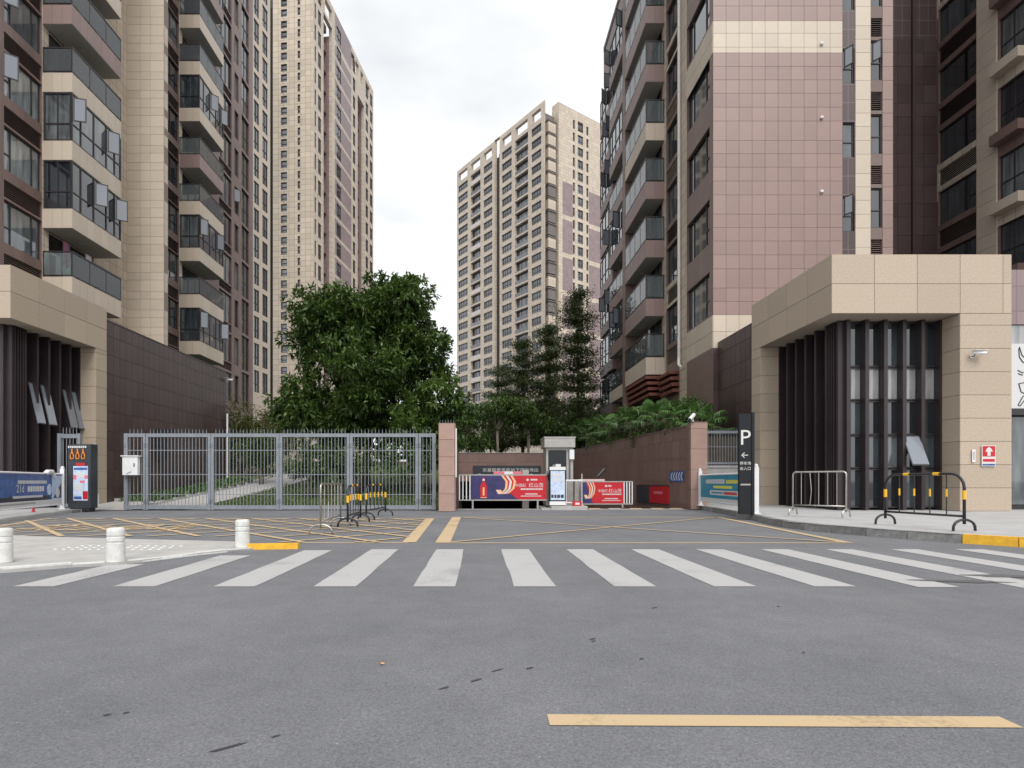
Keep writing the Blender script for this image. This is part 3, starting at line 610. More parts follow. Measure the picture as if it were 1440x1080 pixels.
# ---- podium walls of dark tiles
pl = thing('podium_wall', 'long dark brown tiled podium wall behind the grey gate', 'wall', (-15.0, 23.0, 0))
MB().box(-4.2,-.03,.02,10.8,0,7.5).build('core', 'grout_light', pl); f1 = Face(pl, (-15.03, 23.0), R(90))
tiles(f1, 'tile', 'podium_tile', steps(0, 10.82, [.42]), steps(.0, 7.55, [.78,.78,.76]), 0, .03, .014)
MB().box(-4.2,.02,0,10.82,7.55,7.6).build('coping', 'podium_tile', pl)
MB().box(0,.3,0,.35,0,1.45).box(0.3,.62,0,.3,1.27,1.45).build('black_duct', 'black_metal', pl, (.035, 3.5, 2.05))
MB().box(.0,.2,0,3.4,0,.35).build('planter_edge', 'concrete', pl, (.04, .4, 0))
pr_ = thing('podium_wall', 'dark brown tiled podium wall between portico and pink tower', 'wall', (10.2, 21.2, 0))
MB().box(.03, 7, .02, 3.0, .1, 6.88).build('core', 'grout_light', pr_); tiles(Face(pr_, (10.23, 0), R(-90)), 'tile', 'podium_tile', steps(-24.2,-21.22,[.42]), steps(.2,6.92,[.78]), 0, .03, .014)
MB().box(0,7,0,3.0,6.92,6.96).build('coping', 'podium_tile', pr_)

# ================================================================== LEFT TOWER
lt = thing('apartment_tower', 'cream and brown apartment tower above the long podium wall, full of balconies', 'building', (-19.2, 35, 0))
fL = Face(lt, (-19.2, 0), R(90)); S = 3.0; Z0 = 10.09; KS = range(-1, 12); TOP = 46.0
MB().box(-14, -.25, -15.5, 13.2, 0, TOP).build('core', 'dark_interior', lt); MB().box(-14.2,.05,-15.6,13.35,TOP,TOP+.4).build('roof', 'roof_dark', lt)
holes, wins, lou = [], [], []
for k in KS:
    z = Z0 + S*k
    if z + 2.42 < TOP:
        for (a, c, v0, v1, cols, tr, typ) in ((20.1,22.3,.65,2.42,(.3,.7),None,'w'),(23.05,25.05,.65,2.42,(.22,.78),(0,.22,.4),'w'),(25.45,28.4,.02,2.1,(.34,.67),None,'w'),(34.3,36.55,.65,2.45,(.3,.62),(.62,1,.4),'w'),(36.95,39.9,.02,2.1,(.34,.67),None,'w'),
                                        (42.2,44.35,.2,2.35,(.3,.62),(0,.3,.38),'w'),(44.9,45.65,.2,2.35,(.5,),None,'w'),(46.25,47.75,.1,2.88,(.5,),(0,1,.45),'w')):
            holes.append((a,c,z+v0,z+v1)); wins.append((a,c,z+v0,z+v1,cols,tr))
        for (a, c) in ((20.1,22.3),(23.05,25.05),(34.3,36.55),(42.2,44.35)):
            holes.append((a,c,z+2.52,min(z+(3.22 if c < 40 else 3.1),TOP-.05))); lou.append((a,c,z+2.52,min(z+(3.22 if c < 40 else 3.1),TOP-.05)))
def cL(u, v): return 0 if (25.05 < u < 25.45 or 28.45 < u < 31.2 or 36.55 < u < 36.95) else 1
fL.put('wall', wall_mesh('wall', 19.5, 48.3, 0, TOP, holes, cL, ['cream_wall','brown_wall'], ub=(25.05,25.45,28.45,31.2,36.55,36.95)), 0, 0)
MB().box(-14.2,0,13.3,13.55,0,TOP).build('end_wall', 'brown_wall', lt)
for i, (a, c, v0, v1, cols, tr) in enumerate(wins):
    rr = random.random(); sash = None
    if (a, round(v0,2)) in ((23.05, round(Z0+S*2+.65,2)), (23.05, round(Z0+S*3+.65,2)), (34.3, round(Z0+S*0+.65,2)), (34.3, round(Z0+S*5+.65,2)), (44.9, round(Z0+S*4+.2,2))): sash = (.0, .42, .5, 1.0, R(50))
    window(fL, a, c, v0, v1, cols, tr, -.1, 'pane_curtain' if rr < .22 and a < 45 else 'pane', sash=sash)
for a, c, v0, v1 in lou: louver(fL, a, c, v0, v1)
# the tall tiled blade between the two balcony stacks
bl = MB().box(0, 2.05, .02, .36, 0, TOP).mesh('blade_wall', 'grout_cream'); bw = add('blade_wall', bl, lt, Vector((-19.2,31.1,0)) - lt.location)
rows = steps(7.0, 43.5, [.42,.6,.42,.62,.42,.52])
tiles(Face(lt, (-19.2, 31.12), 0), 'tile', 'cream_tile', [0,.74,1.29,2.03], rows, 0, .02, .014)
tiles(Face(lt, (-17.17, 31.12), R(90)), 'tile', 'cream_tile', [0,.36], rows, 0, .02, .014, limit=60)

def balcony(face, root, u0, u1, out, z, m, glazed, seed, deep=.85, items=True, rail_h=1.08, clear=2.12, tile_w=.5):
    """projecting balcony: clad parapet slab, then either a glass balustrade or full glazing"""
    w = u1-u0; rn = random.Random(seed); tm = 'cream_tile' if m == 'cream' else 'brown_tile_piece'
    sl = MB().box(.02, w-.02, -out+.02, 0, -deep, -.012, 0).mesh('balcony', ['grout_cream' if m == 'cream' else 'grout'])
    o = face.put('balcony', sl, u0, z)
    def piece(x, y, wd, dp, zz0, zz1): return add('tile', boxmesh('tile', wd, dp, zz1-zz0, tm), o, (x, y, zz0))
    n_ = max(2, round(w/tile_w)); st = w/n_
    for i in range(n_): piece(i*st+.005, -out, st-.01, .018, -deep, 0)
    n2 = max(2, round(out/tile_w)); s2 = out/n2
    for e in (0, w-.018):
        for i in range(n2): add('tile', boxmesh('tile', .018, s2-.01, deep, tm), o, (e, -out+.02+i*s2, -deep))
    add('soffit', boxmesh('soffit', w-.04, out-.04, .012, 'balcony_ceiling'), o, (.02, -out+.02, -deep-.012))
    add('cap', boxmesh('cap', w, out, .012, tm), o, (0, -out, -.011))
    add('ceiling_lamp', CACHE.setdefault('clamp', MB().lathe([(.16,0),(.15,.06),(.1,.075)], 14).mesh('ceiling_lamp', 'balcony_ceiling')), o, (w*.45, -out*.5, -deep-.085))
    if glazed:
        fm, pm = window_meshes(w, clear, (.17,.42,.68,.86), (0,1,.36)); q = add('window', fm, o, (0,-out,0)); add('pane', pm, q)
        if rn.random() < .8:
            for f_ in rn.sample([.0,.42,.68,.86], 2): 
                k = ('sash', .5, 1.05)
                if k not in CACHE:
                    bb = MB(); e = .045; sw, shh = .5, 1.05
                    bb.box(0,sw,0,.04,0,e,0); bb.box(0,sw,0,.04,shh-e,shh,0); bb.box(0,e,0,.04,e,shh-e,0); bb.box(sw-e,sw,0,.04,e,shh-e,0); bb.box(e,sw-e,.012,.028,e,shh-e,1); CACHE[k] = bb.mesh('sash', ['frame','sash_pane'])
                add('sash', CACHE[k], q, (f_*w+.03, -.03, clear*.42), rz=-R(rn.uniform(35,75)))
        fm, pm = window_meshes(out-.1, clear, (.5,), (0,1,.36))
        for e, a in ((0.0, R(-90)), (w, R(90))): q = add('window', fm, o, (e, -.05 if a < 0 else -out+.05, 0), a); add('pane', pm, q)
    else:
        np_ = max(2, round(w/1.05)); sp = w/np_; b = MB(); t = .05
        for i in range(np_+1): b.box(i*sp-t/2 if 0 < i < np_ else (0 if i == 0 else w-t), (i*sp+t/2 if 0 < i < np_ else (t if i == 0 else w)), -out, -out+t, 0, rail_h)
        b.box(0,w,-out-.012,-out+.06,rail_h,rail_h+.055); b.box(0,w,-out+.002,-out+.028,.05,.08)
        for e in (0, w-t): b.box(e,e+t,-out+.06,0,rail_h,rail_h+.055); b.box(e,e+t,-.05,0,0,rail_h); b.box(e+.002,e+t-.002,-out+.028,-.05,.05,.08)
        r_ = b.build('railing', 'frame', o)
        for i in range(np_): add('pane', boxmesh('pane', sp-.06, .012, rail_h-.12, 'rail_glass'), r_, (i*sp+.03, -out+.008, .09))
        for e in (.008, w-.02): add('pane', boxmesh('pane', .012, out-.12, rail_h-.12, 'rail_glass'), r_, (e, -out+.05, .09))
        if items and rn.random() < .6:                      # washing hung up to dry
            for q in range(rn.choice((2,3))):
                cm = rn.choice(('cloth_a','cloth_b','cloth_c','cloth_a')); x = rn.uniform(.15, w-.6); b = MB()
                for j in range(4): b.quad((x+j*.1,-out*.55+.02*(j%2),1.25-rn.uniform(.5,.8)),(x+j*.1+.1,-out*.55+.02*((j+1)%2),.7),(x+j*.1+.1,-out*.55+.02*((j+1)%2),1.7),(x+j*.1,-out*.55+.02*(j%2),1.7))
                b.build('washing', cm, o)
    return o
mat('brown_tile_piece', (.27, .19, .175), .5, objrand=.05, noise=.06, nscale=1)
G1 = {1, 2, 6}; G2 = {0, 2, 5, 8}
for k in range(0, 11):
    z = Z0 + S*k
    balcony(fL, lt, 25.1, 28.55, 1.3, z, 'brown' if k in (4, 8) else 'cream', k in G1, 10+k)
    balcony(fL, lt, 36.6, 40.05, 1.3, z, 'brown' if k in (4, 8) else 'cream', k in G2, 40+k, items=False)

# ================================================================== RIGHT TOWER
rtw = thing('apartment_tower', 'pink tiled apartment tower with cream bands and white drainpipe beside the portico', 'building', (10.0, 24.2, 0))
TR = 35.0; SR = 3.14; ZR = 8.2
MB().box(.28, 7.4, .3, 20.6, 0, TR).build('core', 'dark_interior', rtw); MB().box(-.05,7.7,-.05,20.85,TR,TR+.4).build('roof', 'roof_dark', rtw)
fF = Face(rtw, (0, 24.2), 0); fS = Face(rtw, (10.0, 0), R(-90))
def creamR(v): return 6.72 < v < 8.13 or abs(v - 19.95) < .68 or abs(v - 32.5) < .68
holes, wins, lou = [], [], []
for k in range(0, 9):
    z = ZR + SR*k
    if z + 1.5 > TR: break
    holes.append((15.52,16.02,z+.35,z+1.85)); wins.append((15.52,16.02,z+.35,z+1.85))
    holes.append((16.72,17.2,z+.5,z+2.2)); wins.append((16.72,17.2,z+.5,z+2.2)); holes.append((16.72,17.2,z+2.35,z+3.15)); lou.append((16.72,17.2,z+2.35,z+3.15))
fF.put('wall', wall_mesh('wall', 10.0, 17.65, 0, TR, holes, lambda u, v: 0 if u < 15.5 else (2 if u < 16.05 else (1 if u < 16.7 else 0)), ['grout','grout_cream','dark_wall'], ub=(15.5,16.05,16.7)), 0, 0)
rowsR = [6.72,7.42,8.13]; zz = 8.13
while zz < 27: rowsR += [zz+.57, zz+1.14, zz+1.96, zz+2.55, zz+3.14]; zz += 3.14
rowsR = sorted(set(round(q,3) for q in rowsR + [19.27, 20.63]))
rowsR = [q for i, q in enumerate(rowsR) if i == 0 or q - rowsR[i-1] > .12]
cam_key = lambda c: abs(c[2] - 14)
tiles(fF, 'tile', lambda u, v: 'cream_tile' if creamR(v) else 'pink_tile_lit', [10.0 + i*.5525 for i in range(11)][:10] + [15.5], rowsR, 0, .018, .013, key=cam_key)
tiles(fF, 'pier_tile', 'cream_tile', [16.05, 16.7], steps(6.72, 27, [.57,.57,.82,.59,.59]), 0, .018, .013)
tiles(fF, 'edge_tile', 'pink_tile_lit', [17.2, 17.65], steps(6.72, 27, [.57,.57,.82,.59,.59]), 0, .018, .013)
for i, w_ in enumerate(wins):
    window(fF, *w_, (), (0,1,.45), -.06, 'pane', .05, sash=((.1,.45,.36,.8,R(55)) if i % 5 in (1, 2) else None))
for l_ in lou: louver(fF, *l_)
tiles(Face(rtw, (0, 24.19), 0), 'podium_tile_piece', 'podium_tile', steps(10.0, 10.25, [.84]), steps(.2,6.7,[.78]), 0, .02, .014)
# street side
holes, wins, lou = [], [], []
for k in range(-1, 9):
    z = ZR + SR*k
    if z + 2 > TR: break
    if k >= 0: wins.append((-27.2,-24.55,z,z+1.9,(.22,.76),(.76,1,.4)))
    if k >= 0: wins.append((-30.15,-28.25,z,z+1.95,(.34,.67),None))
    lou.append((-30.15,-28.25,z+2.12,z+2.9))
    wins.append((-34.4,-31.0,z-.45,z+1.9,(.25,.5,.75),None)); wins.append((-39.6,-36.2,z-.45,z+1.9,(.3,.65),None)); wins.append((-44.6,-41.0,z-.2,z+2.1,(.25,.5,.75),(0,1,.4)))
holes = [w_[:4] for w_ in wins] + lou
def cR(u, v):
    if -28.2 < u < -27.25 or -30.85 < u < -30.2: return 1
    return 1 if (u > -28.2 and creamR(v)) or (-30.2 < u < -28.2 and (abs(((v-ZR) % (4*SR)) - 2.6) < .9)) else 0
fS.put('wall', wall_mesh('wall', -45, -24.2, 0, TR, holes, cR, ['brown_wall','cream_wall'], ub=(-28.2,-27.25,-30.85,-30.2), vb=(6.72,8.13,19.27,20.63,31.82,33.2)), 0, 0)  # same tile as the front; shade of the side put into the darker brown
MB().box(0,7.6,20.8,21,0,TR).build('end_wall', 'brown_wall', rtw)
for i, w_ in enumerate(wins): window(fS, *w_[:4], w_[4], w_[5], -.1, 'pane_curtain' if i % 5 == 0 else 'pane')
for l_ in lou: louver(fS, *l_, m='cream_plain' if random.random() < .3 else 'brown_plain')
for i, u in enumerate(steps(-27.2, -24.22, [.56])[:-1]):
    for v0, v1 in ((6.74,7.42),(7.43,8.12),(19.28,19.94),(19.95,20.62)): fS.box('tile', u+.006, min(u+.554,-24.22), v0+.006, v1-.006, 0, .018, 'cream_tile')
for k in range(-1, 7):
    z = 10.85 + SR*k; m = 'cream' if k in (-1, 3) else 'brown'
    balcony(fS, rtw, -34.75, -30.5, 1.0, z, m, False, 90+k, deep=.92, rail_h=1.22, tile_w=.55)
    balcony(fS, rtw, -40.0, -36.0, .75, z-.4, 'cream' if k == -1 else 'brown', k % 2 == 0, 120+k, deep=.8, items=False, tile_w=.8)
    balcony(fS, rtw, -44.9, -40.8, .35, z-1.0, 'brown', True, 150+k, deep=.7, items=False, tile_w=.9)
for q, m in ((-35.4,'brown_plain'),): MB().box(0,.6,-1.0,.02,4.5,TR).build('frame_column', m, rtw, Vector((10.0, 35.4, 0)) - rtw.location, R(-90))
for i in range(4):
    b = MB().box(0,4.25,-1.0+.06*i,-.0,0,.16); b.build('wood_slat', 'wood_slat', rtw, fS.at(-34.75, 6.55-.3*i) - rtw.location, R(-90)); MB().box(0,1.95,-.5+.06*i,0,0,.16).build('wood_slat', 'wood_slat', rtw, fS.at(-30.2, 6.4-.3*i) - rtw.location, R(-90))
dp = MB().tube([(-.14,3.7,TR-.5),(-.14,3.7,8.0),(-.14,3.7,7.1),(-.2,3.55,6.75),(-.2,3.2,6.55)], .07, 10).build('drainpipe', 'pvc', rtw)
for k in range(0, 9): MB().lathe([(.085,0),(.085,.08)], 12).build('pipe_collar', 'pvc', dp, (-.14, 3.7, 7.6+3.14*k))
for k in range(4):
    z = 13.3 + SR*k; MB().lathe([(.05,0),(.07,.02),(.07,.09),(.04,.12)], 10).build('dome_camera', 'white_metal', rtw, (14.6-10.0, -.05, z))

# ---- dark recess and the wing beyond
wg = thing('apartment_wing', 'brown and cream tower wing with dark louvers behind the right portico', 'building', (23.8, 27, 0))
MB().box(-6.2,0.2,2.5,3.2,0,TR).build('recess_wall', 'dark_wall', wg); tiles(Face(wg, (0, 29.5), 0), 'tile', 'podium_tile', [17.62,18.5,19.6,20.7,21.75,22.45,23.1,23.8], steps(6, 24, [.95,.7,.95]), 0, .02, .014)
MB().box(22.45-23.8,22.6-23.8,2.36,2.5,0,TR).build('recess_pipe', 'podium_tile', wg)
fW = Face(wg, (23.8, 0), R(-90)); holes, wins, lou = [], [], []
for k in range(-1, 8):
    z = 11.1 + SR*k
    wins.append((-29.4,-27.15,z,z+1.72,(.2,.78),(.78,1,.4))); lou.append((-29.4,-27.15,z+2.0,z+2.85))
    wins.append((-26.0,-24.7,z-.5,z+1.6,(.5,),(0,1,.42))); wins.append((-24.3,-22.6,z-.4,z+1.5,(.5,),(0,1,.4))); lou.append((-24.3,-22.6,z+1.75,z+2.5))
holes = [w_[:4] for w_ in wins] + lou
fW.put('wall', wall_mesh('wall', -29.5, -20, 0, TR, holes, lambda u, v: 1 if -27.1 < u < -26.05 or (u < -27.1 and abs(((v-11.1) % (SR*3)) - 5.4) < .95) or (u > -26.05 and abs(((v-11.1) % (SR*2)) - 2.0) < .4) else 0, ['brown_wall','cream_wall'], ub=(-27.1,-26.05), vb=[11.1+SR*3*k_+q for k_ in range(-1,3) for q in (4.45,6.35)] + [11.1+SR*2*k_+q for k_ in range(-1,4) for q in (1.6,2.4)]), 0, 0)
for i, w_ in enumerate(wins): window(fW, *w_[:4], w_[4], w_[5], -.1, 'pane_curtain' if i % 7 == 0 else 'pane')
for l_ in lou: louver(fW, *l_, m='cream_plain' if int((l_[2]-11)/SR) % 3 == 1 else 'brown_plain')
tiles(fW, 'pier_tile', 'cream_tile', [-27.1,-26.05], steps(7, 24, [.62,.62,.9]), 0, .06, .014)
for k in range(-1, 6): fW.box('ledge', -26.0, -24.6, 11.1+SR*k-1.05, 11.1+SR*k-.6, 0, .45, 'cream_plain' if k % 2 else 'brown_plain')
MB().box(.25,10,-6.9,2.4,0,TR).build('core', 'dark_interior', wg)

# ================================================================== FAR TOWERS
def far_window(face, u, v, w, h, cols=1, tr=True, n=-.06):
    k = ('far', round(w,2), round(h,2), cols, tr)
    if k not in CACHE:
        b = MB(); t = .09
        b.box(0,w,.06,.07,0,h,1)
        for x in [0] + [w*(i+1)/(cols+1)-t/2 for i in range(cols)] + [w-t]: b.box(x,x+t,0,.05,0,h,0)
        for z in [0, h-t] + ([h*.36] if tr else []): b.box(t,w-t,.002,.048,z,z+t,0)
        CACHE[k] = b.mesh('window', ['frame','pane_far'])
    return face.put('window', CACHE[k], u, v, n)
ft = thing('far_tower', 'tall cream tower with mauve panels behind the leafy tree', 'building', (-22.7, 78.3, 0))
rot = R(8.4); fsd = Face(ft, (-22.7, 78.3), R(90)-rot); ffr = Face(ft, (-22.7 - 5.9*math.cos(rot), 78.3 + 5.9*math.sin(rot)), -rot); HT = 72.0
U = {x: fsd.ux(x) for x in (439,445,447,452,455,457,467,471,473,480,494,496,500,503,512,514,518,520,524,525)}
W_ = U[525]
core = MB().box(.6, W_-.3, 2.9, 14, 0, HT-4.5, 0); fsd.put('core', core.mesh('core', 'dark_interior'), 0, 0)
for a, c in ((.6, U[455]-.02), (U[467]+.02, U[503]-.02), (U[512]+.02, W_-.3)): fsd.put('core', MB().box(a, c, .55, 2.88, 0, HT-4.5).mesh('core', 'mauve_wall'), 0, 0)
FK = range(3, 23)
holes, wn = [], []
for k in FK:
    z = 2.4 + 3.0*k
    for a, c in ((439,445),(447,452),(473,480),(496,500),(514,518),(520,524)):
        h0, h1 = (z, z+2.1); ua = max(.55, U[a]+.1); holes.append((ua, U[c]-.1, h0, h1)); wn.append((ua, h0, U[c]-.1-ua, 2.1))
holes += [(U[455], U[467], 6, 68.5), (U[503], U[512], 6, 66.0)]
rf = [(U[439]+.5,U[445]+.3,HT-3.0,HT-.9),(U[447],U[455],HT-3.0,HT-.9),(U[457],U[467],HT-3.0,HT-.9),(U[494],U[500]-.5,HT-3.0,HT-.9),(U[500],U[503]+.6,HT-3,HT-.9),(U[503]+1.4,U[512]-.4,HT-3,HT-.9),(U[514],U[520],HT-3,HT-.9)]
def cF(u, v): return 1 if U[471] < u < U[494] and v < HT-5 and ((v - 2.4) % 3.0) < 2.55 else (1 if U[471] < u < U[494] and v > HT-4.2 else 0)
fsd.put('wall', wall_mesh('wall', 0, W_, 0, HT, holes+rf, cF, ['far_cream','mauve_wall'], ub=(U[471],U[494]), vb=[HT-5,HT-4.2]+[2.4+3.0*k+q for k in range(0,24) for q in (0,2.55)], depth=.5), 0, 0)
for a, z, w, h in wn: far_window(fsd, a, z, w, h, 1)
for k in FK:
    z = 2.4+3*k
    for a, c in ((455,467),(503,512)):
        fsd.box('balcony', U[a]+.02, U[c]-.02, z-.5, z+.55, -2.2, -.9, 'brown_plain'); 
fsd.box('recess_back', U[455], U[467], 0, 68, -2.6, -2.3, 'mauve_wall'); fsd.box('recess_back', U[503], U[512], 0, 66, -2.6, -2.3, 'mauve_wall')
holes, wn = [], []
for k in FK:
    z = 2.4+3*k
    for dz in (.1, 1.5): holes.append((1.2,2.1,z+dz,z+dz+1.05)); wn.append((1.2,z+dz,.9,1.05)); holes.append((3.65,4.05,z+dz,z+dz+1.05)); wn.append((3.65,z+dz,.4,1.05))
ffr.put('wall', wall_mesh('wall', 0, 5.9, 0, HT, holes, lambda u, v: 0, ['far_cream'], depth=.25), 0, 0)
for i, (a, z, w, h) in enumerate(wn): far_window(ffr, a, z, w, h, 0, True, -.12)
ffr.box('recess_strip', -1.2, -.02, 0, HT-3, -3, -1.0, 'slate'); ffr.box('recess_wall', -9, -1.2, 0, HT-2, -6, -1.5, 'far_cream')
# its wing nearer the street
wr = Face(ft, (px(380,0,66.5).x*1.0, 66.5), R(90)-rot); u9 = -9.0
holes, wn = [], []
for k in FK:
    z = 2.0+3*k
    for a, c, d in ((wr.ux(357), wr.ux(364.5), 0), (wr.ux(369), wr.ux(376.5), -.0)): holes.append((a,c,z,z+2.45)); wn.append((a,z,c-a,2.45))
wr.put('wing_wall', wall_mesh('wing_wall', u9, 0, 0, HT, holes, lambda u, v: 0, ['cream_plain'], depth=.3), 0, 0)
for a, z, w, h in wn: far_window(wr, a, z, w, h, 1)
wr.put('wing_core', MB().box(u9+.1,-.0,.32,7,0,HT-.1).mesh('wing_core', 'far_cream'), 0, 0)

mat('bay_grey', (.16, .14, .13), .7, noise=.15, nscale=2)
mt = thing('far_tower', 'distant twin-block tower with open roof frames between the nearer towers', 'building', (15.56, 131.2, 0))
th = R(-55); ul = Vector((math.cos(th), math.sin(th), 0)); Ll = 37.5
fl2 = Face(mt, (15.56 - ul.x*Ll, 131.2 - ul.y*Ll), th); fr2 = Face(mt, (15.56, 131.2), R(35)); HM = 89.2
xs = [643.5,658,661,676,679,692.5,695.5,702.5,704.5,720,723,743,746,764]; M_ = [max(0.02, fl2.ux(x)) for x in xs]; M_[-1] = Ll-1.3
holes, wn = [], []; bal = []
for k in range(7, 28):
    z = 1.2 + 3.0*k
    for i, (a, c) in enumerate(((0,1),(2,3),(4,5),(8,9),(10,11),(12,13))):
        u0, u1 = M_[a]+.35, M_[c]-.1; v0, v1 = z+.5, z+2.4
        if i in (1, 4): v0, v1 = z+.15, z+2.75
        holes.append((u0,u1,v0,v1)); (bal if i in (1,4) else wn).append((u0,v0,u1-u0,v1-v0,1 + (u1-u0 > 3)))
rf = [(M_[a]+.5, M_[c]-.3, HM-3.4, HM-1.1) for a, c in ((0,1),(2,3),(4,5),(8,9),(10,11),(12,13))]
holes.append((M_[6], M_[7], 0, HM+.1))
fl2.put('wall', wall_mesh('wall', 0, Ll, 0, HM, holes+rf, lambda u, v: 0, ['far_cream'], depth=.8), 0, 0)
fl2.put('core', MB().box(.4,Ll-2.1,.85,14,0,HM-4.2).mesh('core', 'slate'), 0, 0)
for a, z, w, h, c in wn: far_window(fl2, a, z, w, h, c+1, True, -.25)
for i, (a, z, w, h, c) in enumerate(bal):
    far_window(fl2, a, z, w, h, 2, False, -.7); fl2.box('balustrade', a, a+w, z, z+.95 if i % 3 else z+.3, -.15, -.1, 'pane_far' if i % 4 else 'cloth_a')
fl2.box('block_recess', M_[6]+.02, M_[7]-.02, 0, HM-3, -2.2, -1.4, 'mauve_wall')
# corner bay and gable side
X_ = {x: fr2.ux(x) for x in (768,785,791,803,807,812.5,820,824.5,828,848)}
for k in range(7, 28):
    z = 1.2+3*k; fr2.box('bay_screen', 1.2, X_[785]-.5, z+.35, z+2.75, -1.2, -.3, 'far_cream' if k > 22 or k % 3 == 0 else 'bay_grey'); fr2.box('bay_slab', 1.0, X_[785]-.3, z+2.76, z+3.0, -1.3, -.1, 'bay_grey')
    for u in np.arange(.4, X_[785]-.6, .45): pass
fr2.put('bay_wall', MB().box(.9,X_[785],1.35,2,0,HM-2).mesh('bay_wall', 'bay_grey'), 0, 0)
holes, wn = [], []
for k in range(7, 29):
    z = 1.2+3*k
    for a, c, cc in ((807-1.5,808.5,0),(812.5,820,1),(824.5,827.5,0)):
        u0, u1 = fr2.ux(a), fr2.ux(c); holes.append((u0,u1,z+.4,z+2.5)); wn.append((u0,z+.4,u1-u0,2.1,cc))
holes.append((fr2.ux(812.5), fr2.ux(820), HM-3.2, HM-1.2))
def cM(u, v): return 1 if v < 72 and (u < X_[807]-.4 and u > X_[791] or u > X_[828]) and ((v-1.2) % 9.0) < 7.9 else 0
fr2.put('wall', wall_mesh('wall', X_[785], 32, 0, HM+1.0, holes, cM, ['far_cream','mauve_wall'], ub=(X_[791],X_[807]-.4,X_[828]), vb=[72]+[1.2+9*k+q for k in range(0,9) for q in (0,7.9)], depth=.4), 0, 0)
fr2.put('side_return', MB().box(X_[785],X_[785]+.3,.0,2.2,0,HM+.9).mesh('side_return', 'far_cream'), 0, 0)
for a, z, w, h, c in wn: far_window(fr2, a, z, w, h, c, True, -.2)
# ================================================================== GATE
GY = 20.5; GZ = 2.78
bar_me = MB().tube([(0,0,.16),(0,0,2.70)], .013, 6).tube([(0,0,2.70),(0,0,2.86)], .011, 6).tube([(0,0,2.86),(0,0,2.95)], [.011,.002], 6).mesh('bar', 'gate_metal')
def gate_leaf(x0, x1, label, posts=(.07,.07)):
    X0, X1 = (x0-CX)*GY/F, (x1-CX)*GY/F; w = X1-X0
    g = thing('metal_gate', label, 'gate', (X0, GY, 0), group='leaves of the grey barred gate')
    MB().box(0,posts[0],-.04,.04,.03,GZ).build('post', 'gate_metal', g); MB().box(w-posts[1],w,-.04,.04,.03,GZ).build('post', 'gate_metal', g)
    a, c = posts[0], w-posts[1]
    MB().box(a,c,-.035,.035,GZ-.13,GZ-.004).build('top_rail', 'gate_metal', g); MB().box(a,c,-.035,.035,.05,.19).build('bottom_rail', 'gate_metal', g)
    for z in (.58, 1.3, 2.17): MB().box(a,c,-.012,.012,z-.012,z+.012).build('rail', 'gate_metal', g)
    n_ = max(2, round((c-a)/.125))
    for i in range(n_): add('bar', bar_me, g, (a + (i+.5)*(c-a)/n_, 0, 0))
    for e, sx in ((0,1),(w,-1)):
        for z in (.35, 2.35): MB().tube([(e+sx*.035,-.05,z-.07),(e+sx*.035,-.05,z+.07)], .022, 8).build('hinge', 'gate_metal', g)
    return g
gate_leaf(175, 205, 'narrow grey barred panel carrying the white control box', (.13,.08)); 
lab = ['wide grey barred gate leaf next to the panel with the white box', 'second wide grey gate leaf from the panel with the white box', 'third wide grey gate leaf from the panel with the white box', 'wide grey gate leaf next to the narrow panel at the pink pillar']
xs = [205.5, 297, 393, 492, 588.5]
for i in range(4): gate_leaf(xs[i]+.3, xs[i+1]-.3, lab[i], (.10,.10) if i else (.08,.10))
gate_leaf(589, 613, 'narrow grey barred panel against the pink tiled pillar', (.08,.13))
cb = thing('control_box', 'white metal control box hung on the barred gate', 'box', px(186.5, 654, GY-.06))
MB().box(-.27,.27,-.16,0,-.36,.30).build('case', 'white_metal', cb); MB().box(-.32,.32,-.19,.0,.302,.34).build('lid', 'white_metal', cb); MB().box(.13,.17,-.166,-.16,-.06,.06).build('latch', 'black_metal', cb); MB().box(-.24,-.06,-.166,-.16,-.26,-.22).build('mark', 'booth_metal', cb).rotation_euler = (0,R(-25),0)
gs = thing('fence_panel', 'short grey barred fence panel behind the dark screen cabinet', 'fence', (-15.05, 20.4, .05))
MB().box(0,.12,-.05,.05,0,2.72).build('post','gate_metal',gs); MB().box(.72,.82,-.05,.05,0,2.72).build('post','gate_metal',gs); MB().box(.12,.72,-.04,.04,2.55,2.7).build('top_rail','gate_metal',gs); MB().box(.12,.72,-.04,.04,.08,.2).build('bottom_rail','gate_metal',gs)
for i in range(5): add('bar', bar_me, gs, (.18+i*.12, 0, 0))
yp = thing('warning_post', 'short yellow post with black lettering at the podium corner', 'post', gx(157, 710)); 
MB().box(-.09,.09,-.07,.07,0,.92).prism([(-.09,-.07),(.09,-.07),(.09,.07),(-.09,.07)], .92, .95).build('shaft','signal_yellow',yp)
for i in range(4): MB().box(-.035,.035,-.078,-.0705,.3+i*.13,.38+i*.13).build('mark','black_metal',yp)
wb = thing('utility_box', 'small white box at the foot of the granite pier', 'box', gx(131, 711, .1)); MB().box(-.16,.16,-.1,.1,0,.42).build('case','white_metal',wb); MB().box(-.17,.17,-.11,.11,.42,.45).build('lid','white_metal',wb)
wp = thing('lamp_pole', 'thin white pole at the far end of the podium wall', 'pole', (-14.8, 33.6, .5)); MB().tube([(0,0,0),(0,0,4.55)], .055, 10).build('pole','white_metal',wp); MB().box(-.1,.1,-.1,.1,0,.04).build('base_plate','white_metal',wp)
cz = camera_thing('twin security camera on a dark mast above the podium wall end', (-14.9, 33.85, 7.0), R(20), 1.2)

